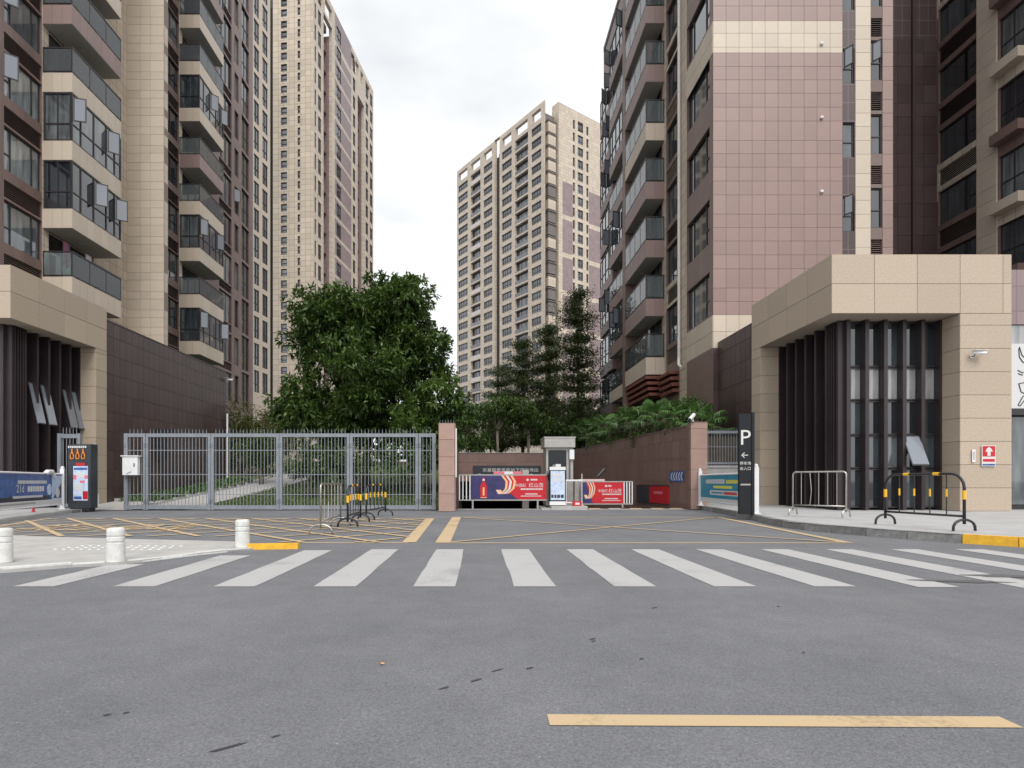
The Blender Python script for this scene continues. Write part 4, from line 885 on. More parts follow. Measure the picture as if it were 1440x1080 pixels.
# ================================================================== BOLLARDS
bo = None
for p in (gx(4, 791, .03), gx(163, 790, .03), gx(341, 770, .03)):
    if bo is None:
        bo = thing('bollard', 'white ringed concrete bollard farthest from the crosswalk tip of the pavement', 'bollard', p, group='white bollards on the pavement')
        MB().lathe([(.108,0),(.105,.02),(.103,.24),(.094,.245),(.094,.262),(.103,.267),(.103,.315),(.094,.32),(.094,.334),(.103,.339),(.103,.40),(.096,.425),(.08,.432)], 24).build('shaft', 'old_white', bo, smooth=False)
        MB().lathe([(.12,0),(.12,.012)], 24).build('base', 'concrete', bo)
    else:
        c = copy_tree(bo); c.location = p; c.rotation_euler.z = random.random()*3
        c['label'] = 'white ringed bollard beside the yellow kerb stone' if p.x > -4 else 'white ringed bollard in the middle of the pavement edge'

# ================================================================== CROWD BARRIERS
def barrier(p0, p1, label, black, group, h=1.06):
    a, c = Vector(p0), Vector(p1); d = c-a; w = math.hypot(d.x, d.y); rz = math.atan2(d.y, d.x)
    t = thing('crowd_barrier', label, 'barrier', a, rz, group); m = 'black_metal' if black else 'steel'; r = .025 if black else .02; z0 = .2; rr = .25 if black else .08
    arc = [(rr - rr*math.cos(q), 0, h - rr + rr*math.sin(q)) for q in np.linspace(0, math.pi/2, 6)]
    arc2 = [(w - x, y, z) for x, y, z in reversed(arc)]
    MB().tube([(0,0,.12), *arc, *arc2, (w,0,.12)], r, 8).build('frame', m, t, smooth=True); MB().tube([(0,0,z0+.06),(w,0,z0+.06)], r*.85, 8).build('bottom_rail', m, t, smooth=True)
    n_ = 4 if black else 5
    for i in range(n_):
        x = (i+1)*w/(n_+1); bend = (.035 if (not black and i == 1) else 0)
        bb = MB().tube([(x,0,z0+.06),(x+bend,.0,.62),(x,0,h-.005)], .011 if not black else .010, 6).build('upright', m, t)
        if black: MB().tube([(x,0,.60),(x,0,.74)], .016, 8).build('reflector', 'signal_yellow', bb)
    if black:
        for x in (0, w): MB().tube([(x,0,.56),(x,0,.72)], r+.005, 10).build('reflector', 'signal_yellow', t)
        for f in (.3, .68): MB().tube([(w*f-.06,0,h),(w*f+.06,0,h)], r+.005, 10).build('reflector', 'signal_yellow', t)
    for x in (0, w):
        pts = [(x, .23*math.cos(q), .20*math.sin(q)**.7 if math.sin(q) > 0 else 0) for q in np.linspace(0, math.pi, 11)]
        MB().tube(pts, r*.9, 8).build('foot', m, t, smooth=True)
    return t
barrier(gx(1115, 724, .19), gx(1190, 728, .18), 'bare steel crowd barrier with a bent bar before the portico', False, None, 1.1)
barrier(gx(1245, 737, .17), gx(1356, 747, .165), 'black and yellow crowd barrier on the pale sidewalk', True, None, 1.02)
barrier(gx(451, 752), gx(479, 740), 'bare steel crowd barrier standing on the yellow hatching', False, None, 1.0)
barrier(gx(489, 741), gx(507, 734), 'black and yellow crowd barrier next to the bare steel one', True, None, .95)
barrier(gx(515, 731), gx(542, 725), 'black and yellow crowd barrier close to the barred gate', True, None, .95)

# ================================================================== PARKING SIGN, AD FENCES
ps = gx(1049, 723, .165); pk = thing('parking_sign', 'tall black parking pylon with white P and arrow', 'sign', ps, R(-8))
MB().box(-.17,.14,-.0,.13,0,2.72).build('front_slab', 'dark_sign', pk); MB().box(.145,.215,-.02,.24,0,2.75).build('side_slab', 'dark_sign', pk); MB().box(-.12,.2,.131,.23,.0,2.70).build('rear_slab', 'slate', pk)
lettering(pk, 'P', 'sign_text', .58, (-.02,-.004,1.88), align='CENTER'); lettering(pk, '←', 'sign_text', .24, (-.03,-.004,1.52), align='CENTER'); lettering(pk, '停车场', 'sign_text', .098, (-.015,-.004,1.34), align='CENTER'); lettering(pk, '出入口', 'sign_text', .098, (-.015,-.004,1.2), align='CENTER')
MB().box(-.14,.12,-.004,0,.78,.82).build('print_line', 'booth_metal', pk)
def adfence(name, label, A_, B_2, h, post, face_m, builder, low=.22):
    a, c = Vector(A_), Vector(B_2); d = c-a; w = math.hypot(d.x, d.y); rz = math.atan2(d.y, d.x)
    t = thing(name, label, 'fence', a, rz)
    for x in (0, w): MB().box(x-.06,x+.06,-.06,.06,0,post).lathe([(.055,post),(.055,post+.05),(.03,post+.09)], 12, 0, (x,0)).box(x-.1,x+.1,-.1,.1,0,.03).build('post','white_metal',t)
    MB().tube([(.06,0,h),(w-.06,0,h)], .03, 8).build('top_rail','white_metal',t); MB().tube([(.06,0,low),(w-.06,0,low)], .03, 8).build('bottom_rail','white_metal',t)
    p = MB().box(.1,w-.1,-.012,.012,low+.03,h-.03).build('advert_panel', face_m, t); builder(p, w-.2, h-low-.06, .1, low+.03); return t
def greek(parent, x0, x1, z, h, m, y=-.0135, n_=None):
    """lines of print too small to read"""
    x = x0; rn = random.Random(int(x0*100+z*1000))
    while x < x1 - .01: w = min(x1-x, h*rn.uniform(.6,.95)); MB().box(x,x+w,y-.0015,y+.001,z,z+h).build('print_mark', m, parent); x += w + h*.22
def teal_ad(p, w, h, x, z):
    MB().box(x,x+w,-.0145,-.012,z,z+.11*h).build('white_strip','white_print',p)
    greek(p, x+.13*w, x+.52*w, z+.68*h, .17*h, 'white_print'); greek(p, x+.55*w, x+.83*w, z+.69*h, .13*h, 'yellow_print'); greek(p, x+.3*w, x+.66*w, z+.50*h, .10*h, 'yellow_print')
    MB().box(x+.22*w,x+.76*w,-.0145,-.012,z+.24*h,z+.42*h).build('white_strip','white_print',p); greek(p, x+.26*w, x+.50*w, z+.30*h, .06*h, 'teal', -.016); greek(p, x+.51*w, x+.74*w, z+.28*h, .10*h, 'red', -.016)
adfence('advert_fence', 'white railing with teal advertisement beside the black parking pylon', gx(984.5, 711, .16), gx(1063, 722.5, .165), 1.12, 1.28, 'teal', teal_ad, .2)
def blue_ad(p, w, h, x, z):
    MB().box(x,x+w,-.0145,-.012,z,z+.16*h).build('white_strip','white_print',p); greek(p, x+.05*w, x+.6*w, z+.06*h, .05*h, 'booth_metal', -.016)
    MB().box(x,x+w*.80,-.0145,-.012,z+.16*h,z+.30*h).build('dark_strip','slate',p); lettering(p, '21d', 'white_print', .26*h*1.3, (x+.36*w,-.0155,z+.44*h)); greek(p, x+.50*w, x+.72*w, z+.45*h, .17*h, 'white_print'); greek(p, x+.38*w, x+.76*w, z+.70*h, .10*h, 'white_print'); greek(p, x+.32*w, x+.70*w, z+.26*h, .07*h, 'white_print', -.016)
    MB().box(x+.84*w,x+w,-.0145,-.012,z+.16*h,z+.97*h).build('pale_field','pale_print',p); MB().poly([(x+.86*w,-.0155,z+.2*h),(x+.99*w,-.0155,z+.2*h),(x+.99*w,-.0155,z+.72*h)]).build('dark_corner','slate',p)
    for cx_, cz_, r in ((.80,.5,.19),(.93,.38,.18),(.06,.42,.16)): MB().lathe([(r*h,0),(r*h*.95,.003),(r*.55*h,.0035),(r*.5*h,.0045)], 24).build('watch_dial','white_print' if cx_ != .80 else 'pale_print',p,(x+cx_*w,-.0162,z+cz_*h)).rotation_euler = (R(90),0,0)
lf = adfence('advert_fence', 'white railing with blue watch advertisement below the finned glass', Vector((-12.62,14.4,.1)), gx(88, 716, .1), 1.2, 1.38, 'blue_print', blue_ad, .18)
MB().tube([(3.9,-.02,1.2),(3.95,-.05,1.26),(4.3,-.05,1.27),(4.5,-.04,1.1)], .07, 8).build('bag', 'white_metal', lf)
rc = thing('road_cone', 'tiny red cone standing under the white railing', 'cone', gx(47, 720, .1)); MB().lathe([(.06,0),(.06,.015),(.04,.02),(.012,.28)], 12).build('body','red',rc)
# screen cabinet by the left portico
cbp = gx(112, 719.5, .02); sc = thing('screen_cabinet', 'dark advertising screen cabinet with orange emblems beside the gate', 'cabinet', cbp, R(-4))
MB().box(-.42,.40,-.0,.32,.12,2.3).build('case','slate',sc); MB().box(-.36,.34,.02,.28,0,.12).build('plinth','black_metal',sc)
scr = MB().box(-.22,.30,-.012,.0,.38,1.55).build('screen','pale_print',sc); MB().box(-.12,.2,-.016,-.012,1.56,1.66).build('red_mark','red',sc)
for (x0,x1,z0,z1,m) in ((-.2,.28,1.42,1.5,'blue_print'),(-.22,-.1,1.1,1.25,'pink_print'),(.18,.3,1.12,1.24,'pink_print'),(.02,.2,.98,1.06,'pink_print'),(-.1,.18,1.16,1.34,'white_print'),(.12,.3,.42,.7,'red'),(-.2,.08,.42,.52,'blue_print'),(-.15,.1,.72,.95,'white_print')): MB().box(x0,x1,-.0145,-.012,z0,z1).build('print_mark',m,scr)
for i in range(3):
    x = -.26+i*.2; MB().tube([(x-.05,-.02,1.80),(x+.05,-.02,1.80),(x+.06,-.02,1.9),(x,-.02,2.08),(x-.06,-.02,1.9),(x-.05,-.02,1.80)], .016, 6).tube([(x,-.02,1.98),(x,-.02,2.14)], .02, 6).build('emblem','orange_print',sc)
for i in range(9): MB().box(-.4+i*.075,-.36+i*.075,-.02,-.0,2.17,2.24).build('vent_tooth','white_metal',sc)

# ================================================================== CAR PARK BOOTH, BOOMS
BY = 21.6
def X(x, Y=BY): return (x-CX)*Y/F
isl = thing('kerb_island', 'low concrete island carrying the booth', 'island', (X(772), BY-.75, 0)); MB().prism([(0,0),(X(821)-X(772),0),(X(821)-X(772),2.2),(0,2.2)], 0, .14).build('slab','concrete',isl); MB().prism([(-.35,.1),(0,.02),(0,2.1),(-.35,2.1)], 0, .06).build('ramp_edge','concrete',isl)
bt = thing('ticket_booth', 'grey metal ticket booth with dark window on the island', 'booth', (X(786.5), BY, .14))
w2 = (X(806)-X(765))/2; H_ = 2.55
MB().box(-w2+.06,w2-.02,.05,1.05,0,.95).build('lower_wall','booth_metal',bt); MB().box(-w2+.06,-w2+.14,.05,1.05,.95,2.2).box(w2-.12,w2-.02,.05,.13,.95,2.2).box(w2-.12,w2-.02,.97,1.05,.95,2.2).box(.28,.36,.05,.12,.95,2.2).box(-w2+.14,.28,.052,.12,2.1,2.2).build('frame','booth_metal',bt)
MB().box(-w2+.14,.28,.08,.09,.95,2.1).build('pane','screen_dark',bt); MB().box(.36,w2-.12,.08,.09,.95,2.2).build('pane','pane',bt); MB().box(-w2+.08,w2-.05,.95,1.0,.95,2.2).build('back_wall','dark_interior',bt)
MB().box(-w2-.02,w2+.03,-.12,1.12,2.2,H_).box(-w2-.04,w2+.05,-.14,1.14,H_,H_+.05).build('roof','booth_metal',bt); MB().box(.38,.56,-.06,.05,1.75,2.12).build('notice_box','white_metal',bt)
MB().tube([(-w2+.05,.0,1.15),(-w2+.35,-.22,1.5)], .07, 8).build('camera_arm','booth_metal',bt); MB().box(-.17,.02,-.25,-.1,1.42,1.56).build('reader_head','white_metal',bt)
sk = thing('display_kiosk', 'slim kiosk with pale blue lit screen before the booth', 'kiosk', (X(781.5), BY-.5, .14))
kw = (X(793)-X(771))/2; MB().box(-kw,kw,0,.2,0,1.45).build('case','dark_sign',sk); s2 = MB().box(-kw+.04,kw-.03,-.012,0,.22,1.3).build('screen','pale_print',sk); MB().box(-kw,kw,-.016,.0,1.33,1.45).box(-kw,kw,-.016,0,.03,.17).build('trim','white_metal',sk)
for z, q in ((1.08,.12),(.92,.1)): greek(s2, -kw+.1, kw-.1, z, q, 'white_print', -.0145)
greek(s2, -kw+.06, kw-.06, .3, .12, 'slate', -.0145)
hr = thing('guard_railing', 'small railing of thin bars beside the booth', 'railing', (X(793), BY-.45, .14)); rw_ = X(816)-X(793)
MB().box(0,rw_,-.02,.02,.92,.98).build('top_rail','white_metal',hr); MB().box(0,rw_,-.02,.02,.1,.15).build('bottom_rail','bar_pale',hr); MB().tube([(rw_-.02,0,0),(rw_-.02,0,1.2)], .014, 6).tube([(.02,0,0),(.02,0,.95)], .014, 6).build('post','white_metal',hr)
for i in range(7): MB().tube([(.06+i*(rw_-.12)/6,0,.15),(.06+i*(rw_-.12)/6,0,.92)], .01, 6).build('bar','steel',hr)
rb = thing('fire_box', 'little red box at the foot of the guard railing', 'box', (X(802), BY-.62, .14)); MB().box(0,.32,0,.14,0,.18).build('case','red',rb); MB().box(.08,.24,-.004,0,.05,.13).build('mark','white_print',rb)
def red_ad(p, w, h, bottle=True):
    """navy and red poster: bottle, gold ribbon, white lettering"""
    if bottle:
        MB().poly([(0,-.014,0),(.62*w,-.014,0),(.5*w,-.014,.3*h),(.42*w,-.014,h),(0,-.014,h)]).build('navy_field','navy',p)
        bx = .17*w; b = MB(); pr = [(.055,.06),(.055,.5),(.045,.62),(.018,.74),(.018,.92)]
        b.poly([(bx+q*w*.82,-.0155,z*h) for q, z in pr] + [(bx-q*w*.82,-.0155,z*h) for q, z in reversed(pr)]).build('bottle_print','red',p); MB().box(bx-.015*w,bx+.015*w,-.017,-.0155,.78*h,.86*h).build('print_mark','white_print',p); MB().box(bx-.012*w,bx+.012*w,-.017,-.0155,.16*h,.5*h).build('print_mark','gold',p); MB().box(bx-.04*w,bx+.04*w,-.017,-.0155,.06*h,.09*h).build('print_mark','gold',p)
        rx = .42
    else: MB().poly([(0,-.014,0),(.28*w,-.014,0),(.12*w,-.014,h),(0,-.014,h)]).build('navy_field','navy',p); rx = .16
    for k, (dx, m) in enumerate(((0,'gold'),(.06,'white_print'),(.12,'gold'))):
        pts = [(rx-.02+dx, 1.0),(rx+.04+dx*.9,.75),(rx+.03+dx*.8,.45),(rx-.02+dx*.6,.25),(rx-.06+dx*.4,.22),(rx-.09+dx*.3,.4)]; b = MB()
        for (x0,z0),(x1,z1) in zip(pts, pts[1:]): b.quad((x0*w,-.0165-k*.001,z0*h),((x0+.03)*w,-.0165-k*.001,z0*h),((x1+.03)*w,-.0165-k*.001,z1*h),(x1*w,-.0165-k*.001,z1*h))
        b.build('ribbon_print', m, p)
    lettering(p, '中国红', 'white_print', .125*h*1.25, ((.585 if bottle else .40)*w,-.0155,.53*h)); lettering(p, '红山茂', 'white_print', .165*h*1.25, ((.765 if bottle else .65)*w,-.0155,.52*h))
    x0 = .66 if bottle else .5
    greek(p, x0*w, .95*w, .40*h, .06*h, 'white_print'); greek(p, (x0+.06)*w, .88*w, .2*h, .05*h, 'white_print'); greek(p, x0*w, .93*w, .12*h, .035*h, 'white_print'); MB().lathe([(.05*h,0),(.05*h,.002)], 14).build('print_mark','white_print',p,((x0+.09)*w,-.0145,.82*h)).rotation_euler = (R(90),0,0); greek(p, (x0+.13)*w, (x0+.22)*w, .79*h, .07*h, 'white_print')
def boom(label, x0, x1, xa, Y, z0, z1, bottle, legs):
    t = thing('boom_barrier', label, 'barrier', (X(x0,Y), Y, 0)); w = X(x1,Y)-X(x0,Y); aw = X(xa,Y)-X(x0,Y)
    MB().box(0,w,-.02,.02,z1,z1+.045).build('top_rail','booth_metal',t); MB().box(0,w,-.02,.02,z0-.05,z0-.005).build('bottom_rail','booth_metal',t)
    lo, hi = (aw, w) if bottle else (0, aw)
    p = MB().box(0,hi-lo,-.012,.012,0,z1-z0).build('advert_panel','red',t,(lo,0,z0)); red_ad(p, hi-lo, z1-z0, bottle)
    a, c = (0, aw) if bottle else (aw, w)
    for i in range(4): MB().box(a+.03+i*(c-a-.06)/3-.02,a+.03+i*(c-a-.06)/3+.02,-.015,.015,z0-.01,z1).build('bar','white_metal',t)
    for x in legs: MB().box(x*w-.03,x*w+.03,-.02,.02,.0,z0-.05).build('leg','booth_metal',t)
    return t
boom('boom barrier with red bottle advertisement across the left lane', 645, 768.5, 662, 21.3, .38, 1.27, True, (.16,.9))
# boom arm standing a little behind it
ba = thing('lift_barrier', 'pale striped lift barrier just above the red bottle advertisement', 'barrier', (X(694,22.2), 22.2, 0)); l_ = X(738,22.2)-X(694,22.2)
MB().box(0,l_,-.03,.03,1.33,1.44).build('arm','white_metal',ba); MB().box(0,l_*.35,-.034,.034,1.332,1.438).box(l_*.62,l_,-.034,.034,1.332,1.438).build('pink_band','pink_print',ba); MB().box(l_-.1,l_+.15,-.12,.12,0,1.5).build('housing','booth_metal',ba)
boom('boom barrier with red advertisement across the right lane', 817, 890, 876.5, 22.6, .18, 1.02, False, (.04,.8))
bb_ = thing('lift_barrier', 'pale lift barrier above the red advertisement on the right lane', 'barrier', (X(815,22.9), 22.9, 0)); MB().box(0,X(850,22.9)-X(815,22.9),-.03,.03,1.06,1.14).build('arm','bar_pale',bb_); MB().box(-.2,.06,-.1,.1,0,1.1).build('housing','booth_metal',bb_); MB().tube([(.7,.1,1.15),(.75,.1,1.25),(1.05,.2,1.55)], .05, 8).build('camera_head','black_metal',bb_)
# on the ramp wall
def on_ramp(x, y, w, h):                                         # place a flat thing on the sloping-away wall at a photo pixel
    u = fr_.ux(x); p = fr_.at(u, 0, .03); z = CH + (CY-y)*p.y/F; return Vector((p.x, p.y, z))
cv = thing('chevron_sign', 'small blue chevron sign on the brown ramp wall', 'sign', on_ramp(952.5, 670, 0, 0), ang + math.pi); MB().box(-.62,.62,-.02,0,-.2,.2).build('plate','blue_print',cv)
for i in range(5):
    x = -.5+i*.22; MB().poly([(x,-.022,0),(x+.12,-.022,-.16),(x+.2,-.022,-.16),(x+.08,-.022,0),(x+.2,-.022,.16),(x+.12,-.022,.16)]).build('chevron','white_print',cv)
wa = thing('wall_advert', 'dim dark red advertisement board along the brown ramp wall', 'board', on_ramp(918, 695, 0, 0), ang + math.pi); MB().box(-1.7,1.7,-.05,0,-.36,.36).build('board','red',wa); MB().box(-1.7,-.2,-.054,-.05,-.36,.36).build('dark_field','slate',wa); MB().box(-1.74,1.74,-.06,0,.36,.40).box(-1.74,1.74,-.06,0,-.4,-.36).build('frame','frame',wa); greek(wa, .3, 1.2, .02, .12, 'pink_print', -.055)
gp = thing('guard_post', 'thin grey post at the foot of the ramp wall end', 'post', gx(964.5, 713.5)); MB().tube([(0,0,0),(0,0,.62)], .05, 10).build('shaft','booth_metal',gp); MB().lathe([(.09,0),(.09,.012)], 12).build('base','booth_metal',gp)
# barred fence on a low wall between ramp pier and portico
lf2 = thing('bar_fence', 'grey barred fence on a low pale wall behind the teal advertisement', 'fence', (8.5, 21.5, .15)); w = 1.7
MB().box(0,w,0,.2,0,1.42).build('low_wall','concrete',lf2); MB().box(-.0,w,-.04,.24,1.422,1.5).build('ledge','paving',lf2); MB().box(0,w,.06,.12,2.72,2.82).build('top_rail','gate_metal',lf2); MB().box(0,w,.06,.12,1.55,1.63).build('bottom_rail','gate_metal',lf2); MB().box(0,w,.08,.1,2.2,2.225).build('rail','gate_metal',lf2)
sb = MB().tube([(0,0,1.5),(0,0,2.8)], .012, 6).tube([(0,0,2.8),(0,0,2.95)], [.01,.002], 6).mesh('bar','gate_metal')
for i in range(16): add('bar', sb, lf2, (.05+i*.106, .09, 0))
# ================================================================== VEGETATION
def leaves(name, P, D, ln, wd, m, parent, loc=(0,0,0), droop=.25, jit=.55, tint=None):
    """many small folded leaves: P points, D growth directions, ln/wd length and width in metres"""
    N = len(P); P = np.asarray(P, float); D = np.asarray(D, float) + rng.normal(0, jit, (N,3)); D[:,2] -= droop
    D /= np.linalg.norm(D, axis=1)[:,None] + 1e-9; S_ = np.cross(D, rng.normal(0,1,(N,3))); up = np.array([0,0,1.0]); S_ = np.cross(D, up) * .75 + S_*.35
    S_ /= np.linalg.norm(S_, axis=1)[:,None] + 1e-9; Nn = np.cross(S_, D); l = ln*rng.uniform(.7,1.3,(N,1)); w = wd*rng.uniform(.7,1.3,(N,1))
    V = np.empty((N,4,3)); V[:,0] = P; V[:,1] = P + D*l*.5 + S_*w*.5 + Nn*w*.12; V[:,2] = P + D*l - np.array([0,0,1])*l*.12; V[:,3] = P + D*l*.5 - S_*w*.5 + Nn*w*.12
    me = bpy.data.meshes.new(name); me.vertices.add(N*4); me.vertices.foreach_set('co', V.ravel()); idx = np.arange(N)*4
    tri = np.stack([idx, idx+1, idx+2, idx, idx+2, idx+3], 1).ravel(); me.loops.add(N*6); me.loops.foreach_set('vertex_index', tri); me.polygons.add(N*2)
    me.polygons.foreach_set('loop_start', np.arange(N*2)*3); me.polygons.foreach_set('loop_total', np.full(N*2,3)); me.update(calc_edges=True); me.validate()
    at = me.attributes.new('tint','FLOAT','POINT'); t = np.clip(rng.normal(.45,.22,N) if tint is None else tint, 0, 1); at.data.foreach_set('value', np.repeat(t,4).astype(np.float32))
    me.materials.append(MATS[m]); return add(name, me, parent, loc)
def rosettes(centers, radii, per, k, flat=1.0, up=.15):
    """leaf tufts over the shells of small leafy masses"""
    P, D, T = [], [], []
    for c, r in zip(centers, radii):
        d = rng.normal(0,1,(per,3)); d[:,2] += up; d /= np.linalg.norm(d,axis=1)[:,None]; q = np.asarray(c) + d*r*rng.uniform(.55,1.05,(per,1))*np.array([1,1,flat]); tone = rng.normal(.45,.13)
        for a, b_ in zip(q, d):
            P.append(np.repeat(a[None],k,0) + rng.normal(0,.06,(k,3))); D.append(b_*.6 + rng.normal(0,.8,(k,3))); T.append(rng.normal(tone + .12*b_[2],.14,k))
    return np.concatenate(P), np.concatenate(D), np.concatenate(T)
def limb(b, p, q, r0, r1, sag=.15, n=5, seg=7):
    p, q = Vector(p), Vector(q); mid = (p+q)/2 + Vector((random.uniform(-.1,.1),random.uniform(-.1,.1),sag))*(q-p).length; pts = []
    for i in range(n+1): t = i/n; pts.append(p*(1-t)**2 + mid*2*t*(1-t) + q*t*t)
    b.tube(pts, [r0+(r1-r0)*i/n for i in range(n+1)], seg); return pts
def broadleaf(name, label, base, ell, nblob, rb, per, k, ln, wd, m, trunk_r, fork=.3, group=None, droop=.3, stems=1, bark='bark', cat='tree'):
    """ell: ellipsoids (centre, radii) the leafy masses fill"""
    t = thing(name, label, cat, base, 0, group); B0 = np.array(base); C, Rr = [], []
    for (c, r), n_ in ell:
        for _ in range(n_):
            d = rng.normal(0,1,3); d /= np.linalg.norm(d); C.append(np.array(c)-B0 + d*np.array(r)*rng.uniform(.35,.9)); Rr.append(rb*rng.uniform(.65,1.25))
    P, D, T = rosettes(C, Rr, per, k, .8)
    b = MB(); top = np.mean([np.array(c) for (c, r), n_ in ell], 0)-B0
    for s in range(stems):
        o = Vector((random.uniform(-.25,.25)*(stems>1), random.uniform(-.2,.2)*(stems>1), 0)); fk = Vector(top)*fork + o*1.5
        if stems == 1: fk = Vector((top[0]*fork, top[1]*fork, top[2]*fork))
        b.tube([o, o*1.2+Vector((0,0,fk.z*.5)), fk], [trunk_r, trunk_r*.8, trunk_r*.7], 9)
        for c in C[s::stems][:26 if stems == 1 else 8]: limb(b, fk, c, trunk_r*.42, trunk_r*.09, .08)
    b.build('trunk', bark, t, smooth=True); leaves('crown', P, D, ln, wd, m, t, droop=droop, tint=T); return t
def E(x, y, rx, ry, Y, n_, dep=1.0): c = px(x, y, Y); return ((c, (rx*Y/F, rx*Y/F*dep, ry*Y/F)), n_)
YT = 28.5
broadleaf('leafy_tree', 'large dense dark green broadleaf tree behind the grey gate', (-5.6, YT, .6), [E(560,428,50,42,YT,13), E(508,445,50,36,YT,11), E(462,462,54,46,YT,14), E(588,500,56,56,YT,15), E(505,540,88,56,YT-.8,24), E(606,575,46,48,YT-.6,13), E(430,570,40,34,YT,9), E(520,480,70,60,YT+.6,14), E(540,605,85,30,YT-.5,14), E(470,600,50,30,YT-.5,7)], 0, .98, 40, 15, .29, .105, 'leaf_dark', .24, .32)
# hedge and shrubs behind the gate
for i, (x, y, r, Y, m, lb) in enumerate(((440,655,40,25,'leaf_dark','dark shrub behind the second gate leaf from the white box'),(505,650,42,26,'leaf_dark','dark shrub seen through the third gate leaf from the white box'),(570,650,45,25.5,'leaf_mid','dark shrub seen through the gate leaf beside the pink pillar'),(365,632,30,31,'leaf_mid','low green shrub at the top of the lawn'),(610,640,30,27,'leaf_mid','green shrub just behind the pink pillar'))):
    c = px(x, y, Y); b0 = (c.x, Y, gz(0, Y)); broadleaf('shrub', lb, b0, [((Vector((c.x,Y,c.z)),(r*Y/F,r*Y/F*.7,.9)),14)], 0, .5, 16, 9, .17, .07, m, .05, .5, 'shrubs behind the gate', stems=3, cat='shrub')
# bamboo by the podium end
def bamboo(label, x0, Y, n_, h, spread):
    t = thing('bamboo', label, 'bamboo', (px(x0,0,Y).x, Y, gz(0,Y)), group='bamboo clumps by the podium wall'); b = MB(); P, D = [], []
    for i in range(n_):
        o = Vector((random.uniform(-spread,spread), random.uniform(-.6,.6), 0)); tip = o + Vector((random.uniform(-.6,.6), random.uniform(-.3,.3), h*random.uniform(.75,1.1))); pts = limb(b, o, tip, .018, .005, .02, 5, 5)
        for p in pts[1:]:
            for q in range(46): P.append(np.array(p)+rng.normal(0,.22,3)); D.append(rng.normal(0,1,3))
    b.build('culms','pale_bark',t); leaves('foliage', P, D, .30, .055, 'leaf_bamboo', t, droop=.5)
bamboo('yellowish bamboo clump at the end of the podium wall', 345, 35, 16, 4.3, 1.1); bamboo('yellowish bamboo clump beside the big leafy tree', 385, 37, 12, 3.9, 1.0)
# grass on the lawn
N = 9000; gxs = rng.uniform(-10.5,-1.6,N); gys = rng.uniform(21.5,31,N); P = np.stack([gxs, gys, np.array([gz(0,y) for y in gys])],1)
tag(leaves('grass', P, np.tile([0,0,1.0],(N,1)), .13, .03, 'grass', None, droop=0, jit=.35), 'short grass blades covering the lawn behind the gate', 'grass', kind='stuff')
N = 1200; P = np.stack([rng.uniform(-14.6,-13.0,N), rng.uniform(23.2,33,N), np.zeros(N)],1); P[:,2] = [gz(0,y) for y in P[:,1]]
tag(leaves('ground_cover', P, np.tile([0,0,1.0],(N,1)), .32, .09, 'leaf_mid', None, droop=0, jit=.6), 'leafy ground cover along the foot of the podium wall', 'ground cover', kind='stuff')
# trees over the car park mouth
zb = 2.7
for x, y, r, Y, m, lb, st, bk in ((655,585,34,40,'leaf_mid','bright green small tree above the car park mouth beside the pillar',2,'bark'),(702,575,30,41,'leaf_dark','pale-stemmed small tree with drooping leaves above the portal',3,'pale_bark'),(742,585,30,41.5,'leaf_dark','pale-stemmed small tree behind the ticket booth roof',3,'pale_bark'),(665,625,30,39.6,'leaf_mid','low leafy shrub on the edge above the portal',3,'bark'),(775,605,28,40.5,'leaf_dark','dark shrub behind the booth',3,'bark')):
    c = px(x, y, Y); broadleaf('small_tree', lb, (c.x, Y, zb), [((c,(r*Y/F,r*Y/F,r*Y/F*.8)),13)], 0, .62, 18, 10, .26, .085, m, .06, .55, 'small trees above the portal', droop=.7, stems=st, bark=bk)
for i, (x, y, r, Y, m) in enumerate(((690,600,40,53,'leaf_dark'),(735,595,42,54,'leaf_dark'),(790,590,44,52,'leaf_dark'),(835,585,36,50,'leaf_dark'),(645,600,42,50,'leaf_dark'),(815,612,34,42,'leaf_mid'),(600,610,40,46,'leaf_dark'),(345,610,34,44,'leaf_mid'),(395,615,36,46,'leaf_dark'),(455,620,40,44,'leaf_dark'))):
    c = px(x, y, Y); broadleaf('background_tree', ['dark tree mass behind the pale-stemmed trees','dark tree behind the ticket booth','dark tree under the tallest tiered tree','dark tree against the foot of the right tower','dark tree behind the pink pillar','green bush where the ramp wall meets the portal','dark tree filling the gap right of the large leafy tree','mid green tree behind the yellowish bamboo','dark tree left behind the large leafy tree','dark tree right behind the trunk of the large leafy tree'][i], (c.x, Y, 2.5), [((c,(r*Y/F,r*Y/F,r*Y/F*.85)),16)], 0, .95, 20, 10, .34, .12, m, .1, .4, 'trees behind the portal')
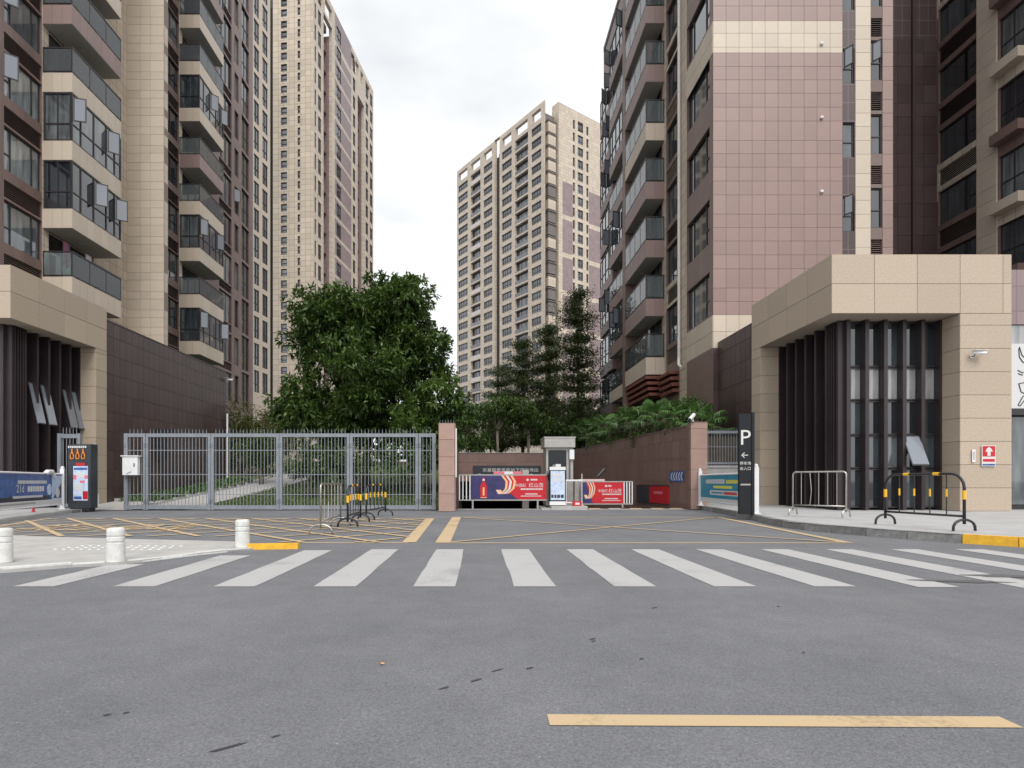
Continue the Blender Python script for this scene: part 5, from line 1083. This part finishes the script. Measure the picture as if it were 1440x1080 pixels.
def tiered(label, x, ytop, Y, rad, n_t, z0=2.7):
    """terminalia-like tree: straight trunk, flat tiers of fine foliage"""
    bx_ = px(x, 0, Y).x; H2 = px(x, ytop, Y).z - z0; t = thing('tiered_tree', label, 'tree', (bx_, Y, z0), group='tiered trees behind the ramp'); b = MB(); b.tube([(0,0,0),(.05,0,H2*.5),(0,0,H2*.98)], [.16,.1,.02], 8); P, D, T = [], [], []
    for i in range(n_t):
        z = H2*(.16 + .82*i/(n_t-1)); r = rad*(1.0 - .8*(i/(n_t-1))**1.6)*random.uniform(.75,1.1); nb = 6 if i < n_t-2 else 4; a0 = random.random()*6
        for j in range(nb):
            a = a0 + 6.283*j/nb + random.uniform(-.3,.3); rr = r*random.uniform(.5,1.15); zj = random.uniform(-.4,.4); tip = Vector((rr*math.cos(a), rr*math.sin(a), z+zj+.16*rr)); pts = limb(b, (0,0,z+zj-.1), tip, .035, .008, .02, 6, 5); tone = random.uniform(.3,.65)
            for q, p in enumerate(pts[1:], 1):
                for _ in range(64): P.append(np.array(p)+rng.normal(0,1,3)*np.array([.34,.34,.12])*(.55+.17*q)); D.append(np.array([math.cos(a),math.sin(a),.3])); T.append(tone+rng.normal(0,.15))
    b.build('trunk','bark',t,smooth=True); leaves('crown', P, D, .19, .075, 'leaf_needle', t, droop=.05, jit=.8, tint=np.array(T))
tiered('tall tiered tree beside the right tower', 812, 415, 43, 2.35, 11); tiered('lower tiered tree in front of the distant tower', 735, 482, 47, 3.2, 9); tiered('tiered tree with thin crown between the other two', 772, 462, 46, 2.3, 9); tiered('small dark tiered tree low behind the booth', 705, 520, 50, 2.6, 7)
# fan palms and shrubs on the bed along the ramp
def palm(label, p, h, n_f, r, seed):
    rn = random.Random(seed); t = thing('fan_palm', label, 'palm', p, group='fan palms on the ramp bed'); b = MB(); b.tube([(0,0,0),(.03,0,h)], [.09,.06], 8); lv = []; tn = []
    for f in range(n_f):
        a = f*2.4 + rn.uniform(-.3,.3); el = rn.uniform(-.1,1.25); L_ = r*rn.uniform(.5,.8); d = Vector((math.cos(a)*math.cos(el), math.sin(a)*math.cos(el), math.sin(el))); c = Vector((0.03,0,h)) + d*L_; b.tube([(.03,0,h), c], [.012,.008], 5); s = d.cross(Vector((0,0,1))).normalized() if abs(d.z) < .98 else Vector((1,0,0)); tone = rn.uniform(.25,.75)
        for q in range(-9, 10):
            an = q*.155; v = (d*math.cos(an) + s*math.sin(an)).normalized(); e = c + v*r*.62*(1-.03*abs(q)) - Vector((0,0,.22*r*rn.uniform(.5,1.3))); wv = v.cross(d.cross(s)).normalized()*.022*r/0.9; mid = c + v*r*.36
            lv.append([c, mid+wv, e, mid-wv]); tn.append(tone+rn.uniform(-.12,.12))
    b.build('trunk','bark',t); V = np.array([[list(x_) for x_ in q] for q in lv]); N_ = len(V); m_ = bpy.data.meshes.new('fronds'); m_.from_pydata(V.reshape(-1,3).tolist(), [], [(i*4,i*4+1,i*4+2,i*4+3) for i in range(N_)]); at = m_.attributes.new('tint','FLOAT','POINT'); at.data.foreach_set('value', np.repeat(np.clip(tn,0,1),4).astype(np.float32)); m_.materials.append(MATS['leaf_palm']); add('fronds', m_, t)
def bedx(Y, f): xl = 7.95 + (Y-21.1)*(-1.6/17.1) + .45; return xl + (9.75-xl)*f
for i, (Y, f, h, r) in enumerate(((22.6,.35,.55,.95),(24.2,.15,.8,1.0),(25.3,.7,1.0,1.1),(26.6,.2,1.0,1.15),(28.2,.6,1.3,1.2),(29.6,.15,1.1,1.15),(31.3,.5,1.3,1.25),(33.2,.15,1.2,1.2),(35.4,.4,1.3,1.25),(37.5,.1,1.2,1.2))):
    palm(['fan palm directly above the ramp wall pier','second','third','fourth','fifth','sixth','seventh','eighth','ninth','tenth'][i] + ('' if i == 0 else ' fan palm along the ramp bed, counted from the wall pier'), (bedx(Y,f), Y, 2.72), h, 22, r, 300+i)
palm('low fan palm behind the barred fence', (9.3, 22.5, 2.6), .35, 16, .8, 350)
c = (9.15, 24.0, 2.72); broadleaf('shrub', 'rounded green shrub with reddish tips near the dark podium wall', c, [((Vector((9.15,24.0,4.0)),(.75,.7,.75)),18)], 0, .36, 18, 9, .12, .055, 'leaf_mid', .04, .5, stems=3, cat='shrub')
for i, (Y, f) in enumerate(((23.2,.1),(27.3,.05),(30.6,.05),(34.4,.05),(36.8,.3))):
    X_b = bedx(Y, f); broadleaf('shrub', ['first','second','third','fourth','fifth'][i] + ' low dark shrub between the fan palms, counted from the wall pier', (X_b, Y, 2.72), [((Vector((X_b,Y,3.15)),(.7,.8,.35)),10)], 0, .36, 14, 9, .13, .055, 'leaf_dark', .03, .5, 'shrubs between the fan palms', stems=3, cat='shrub')
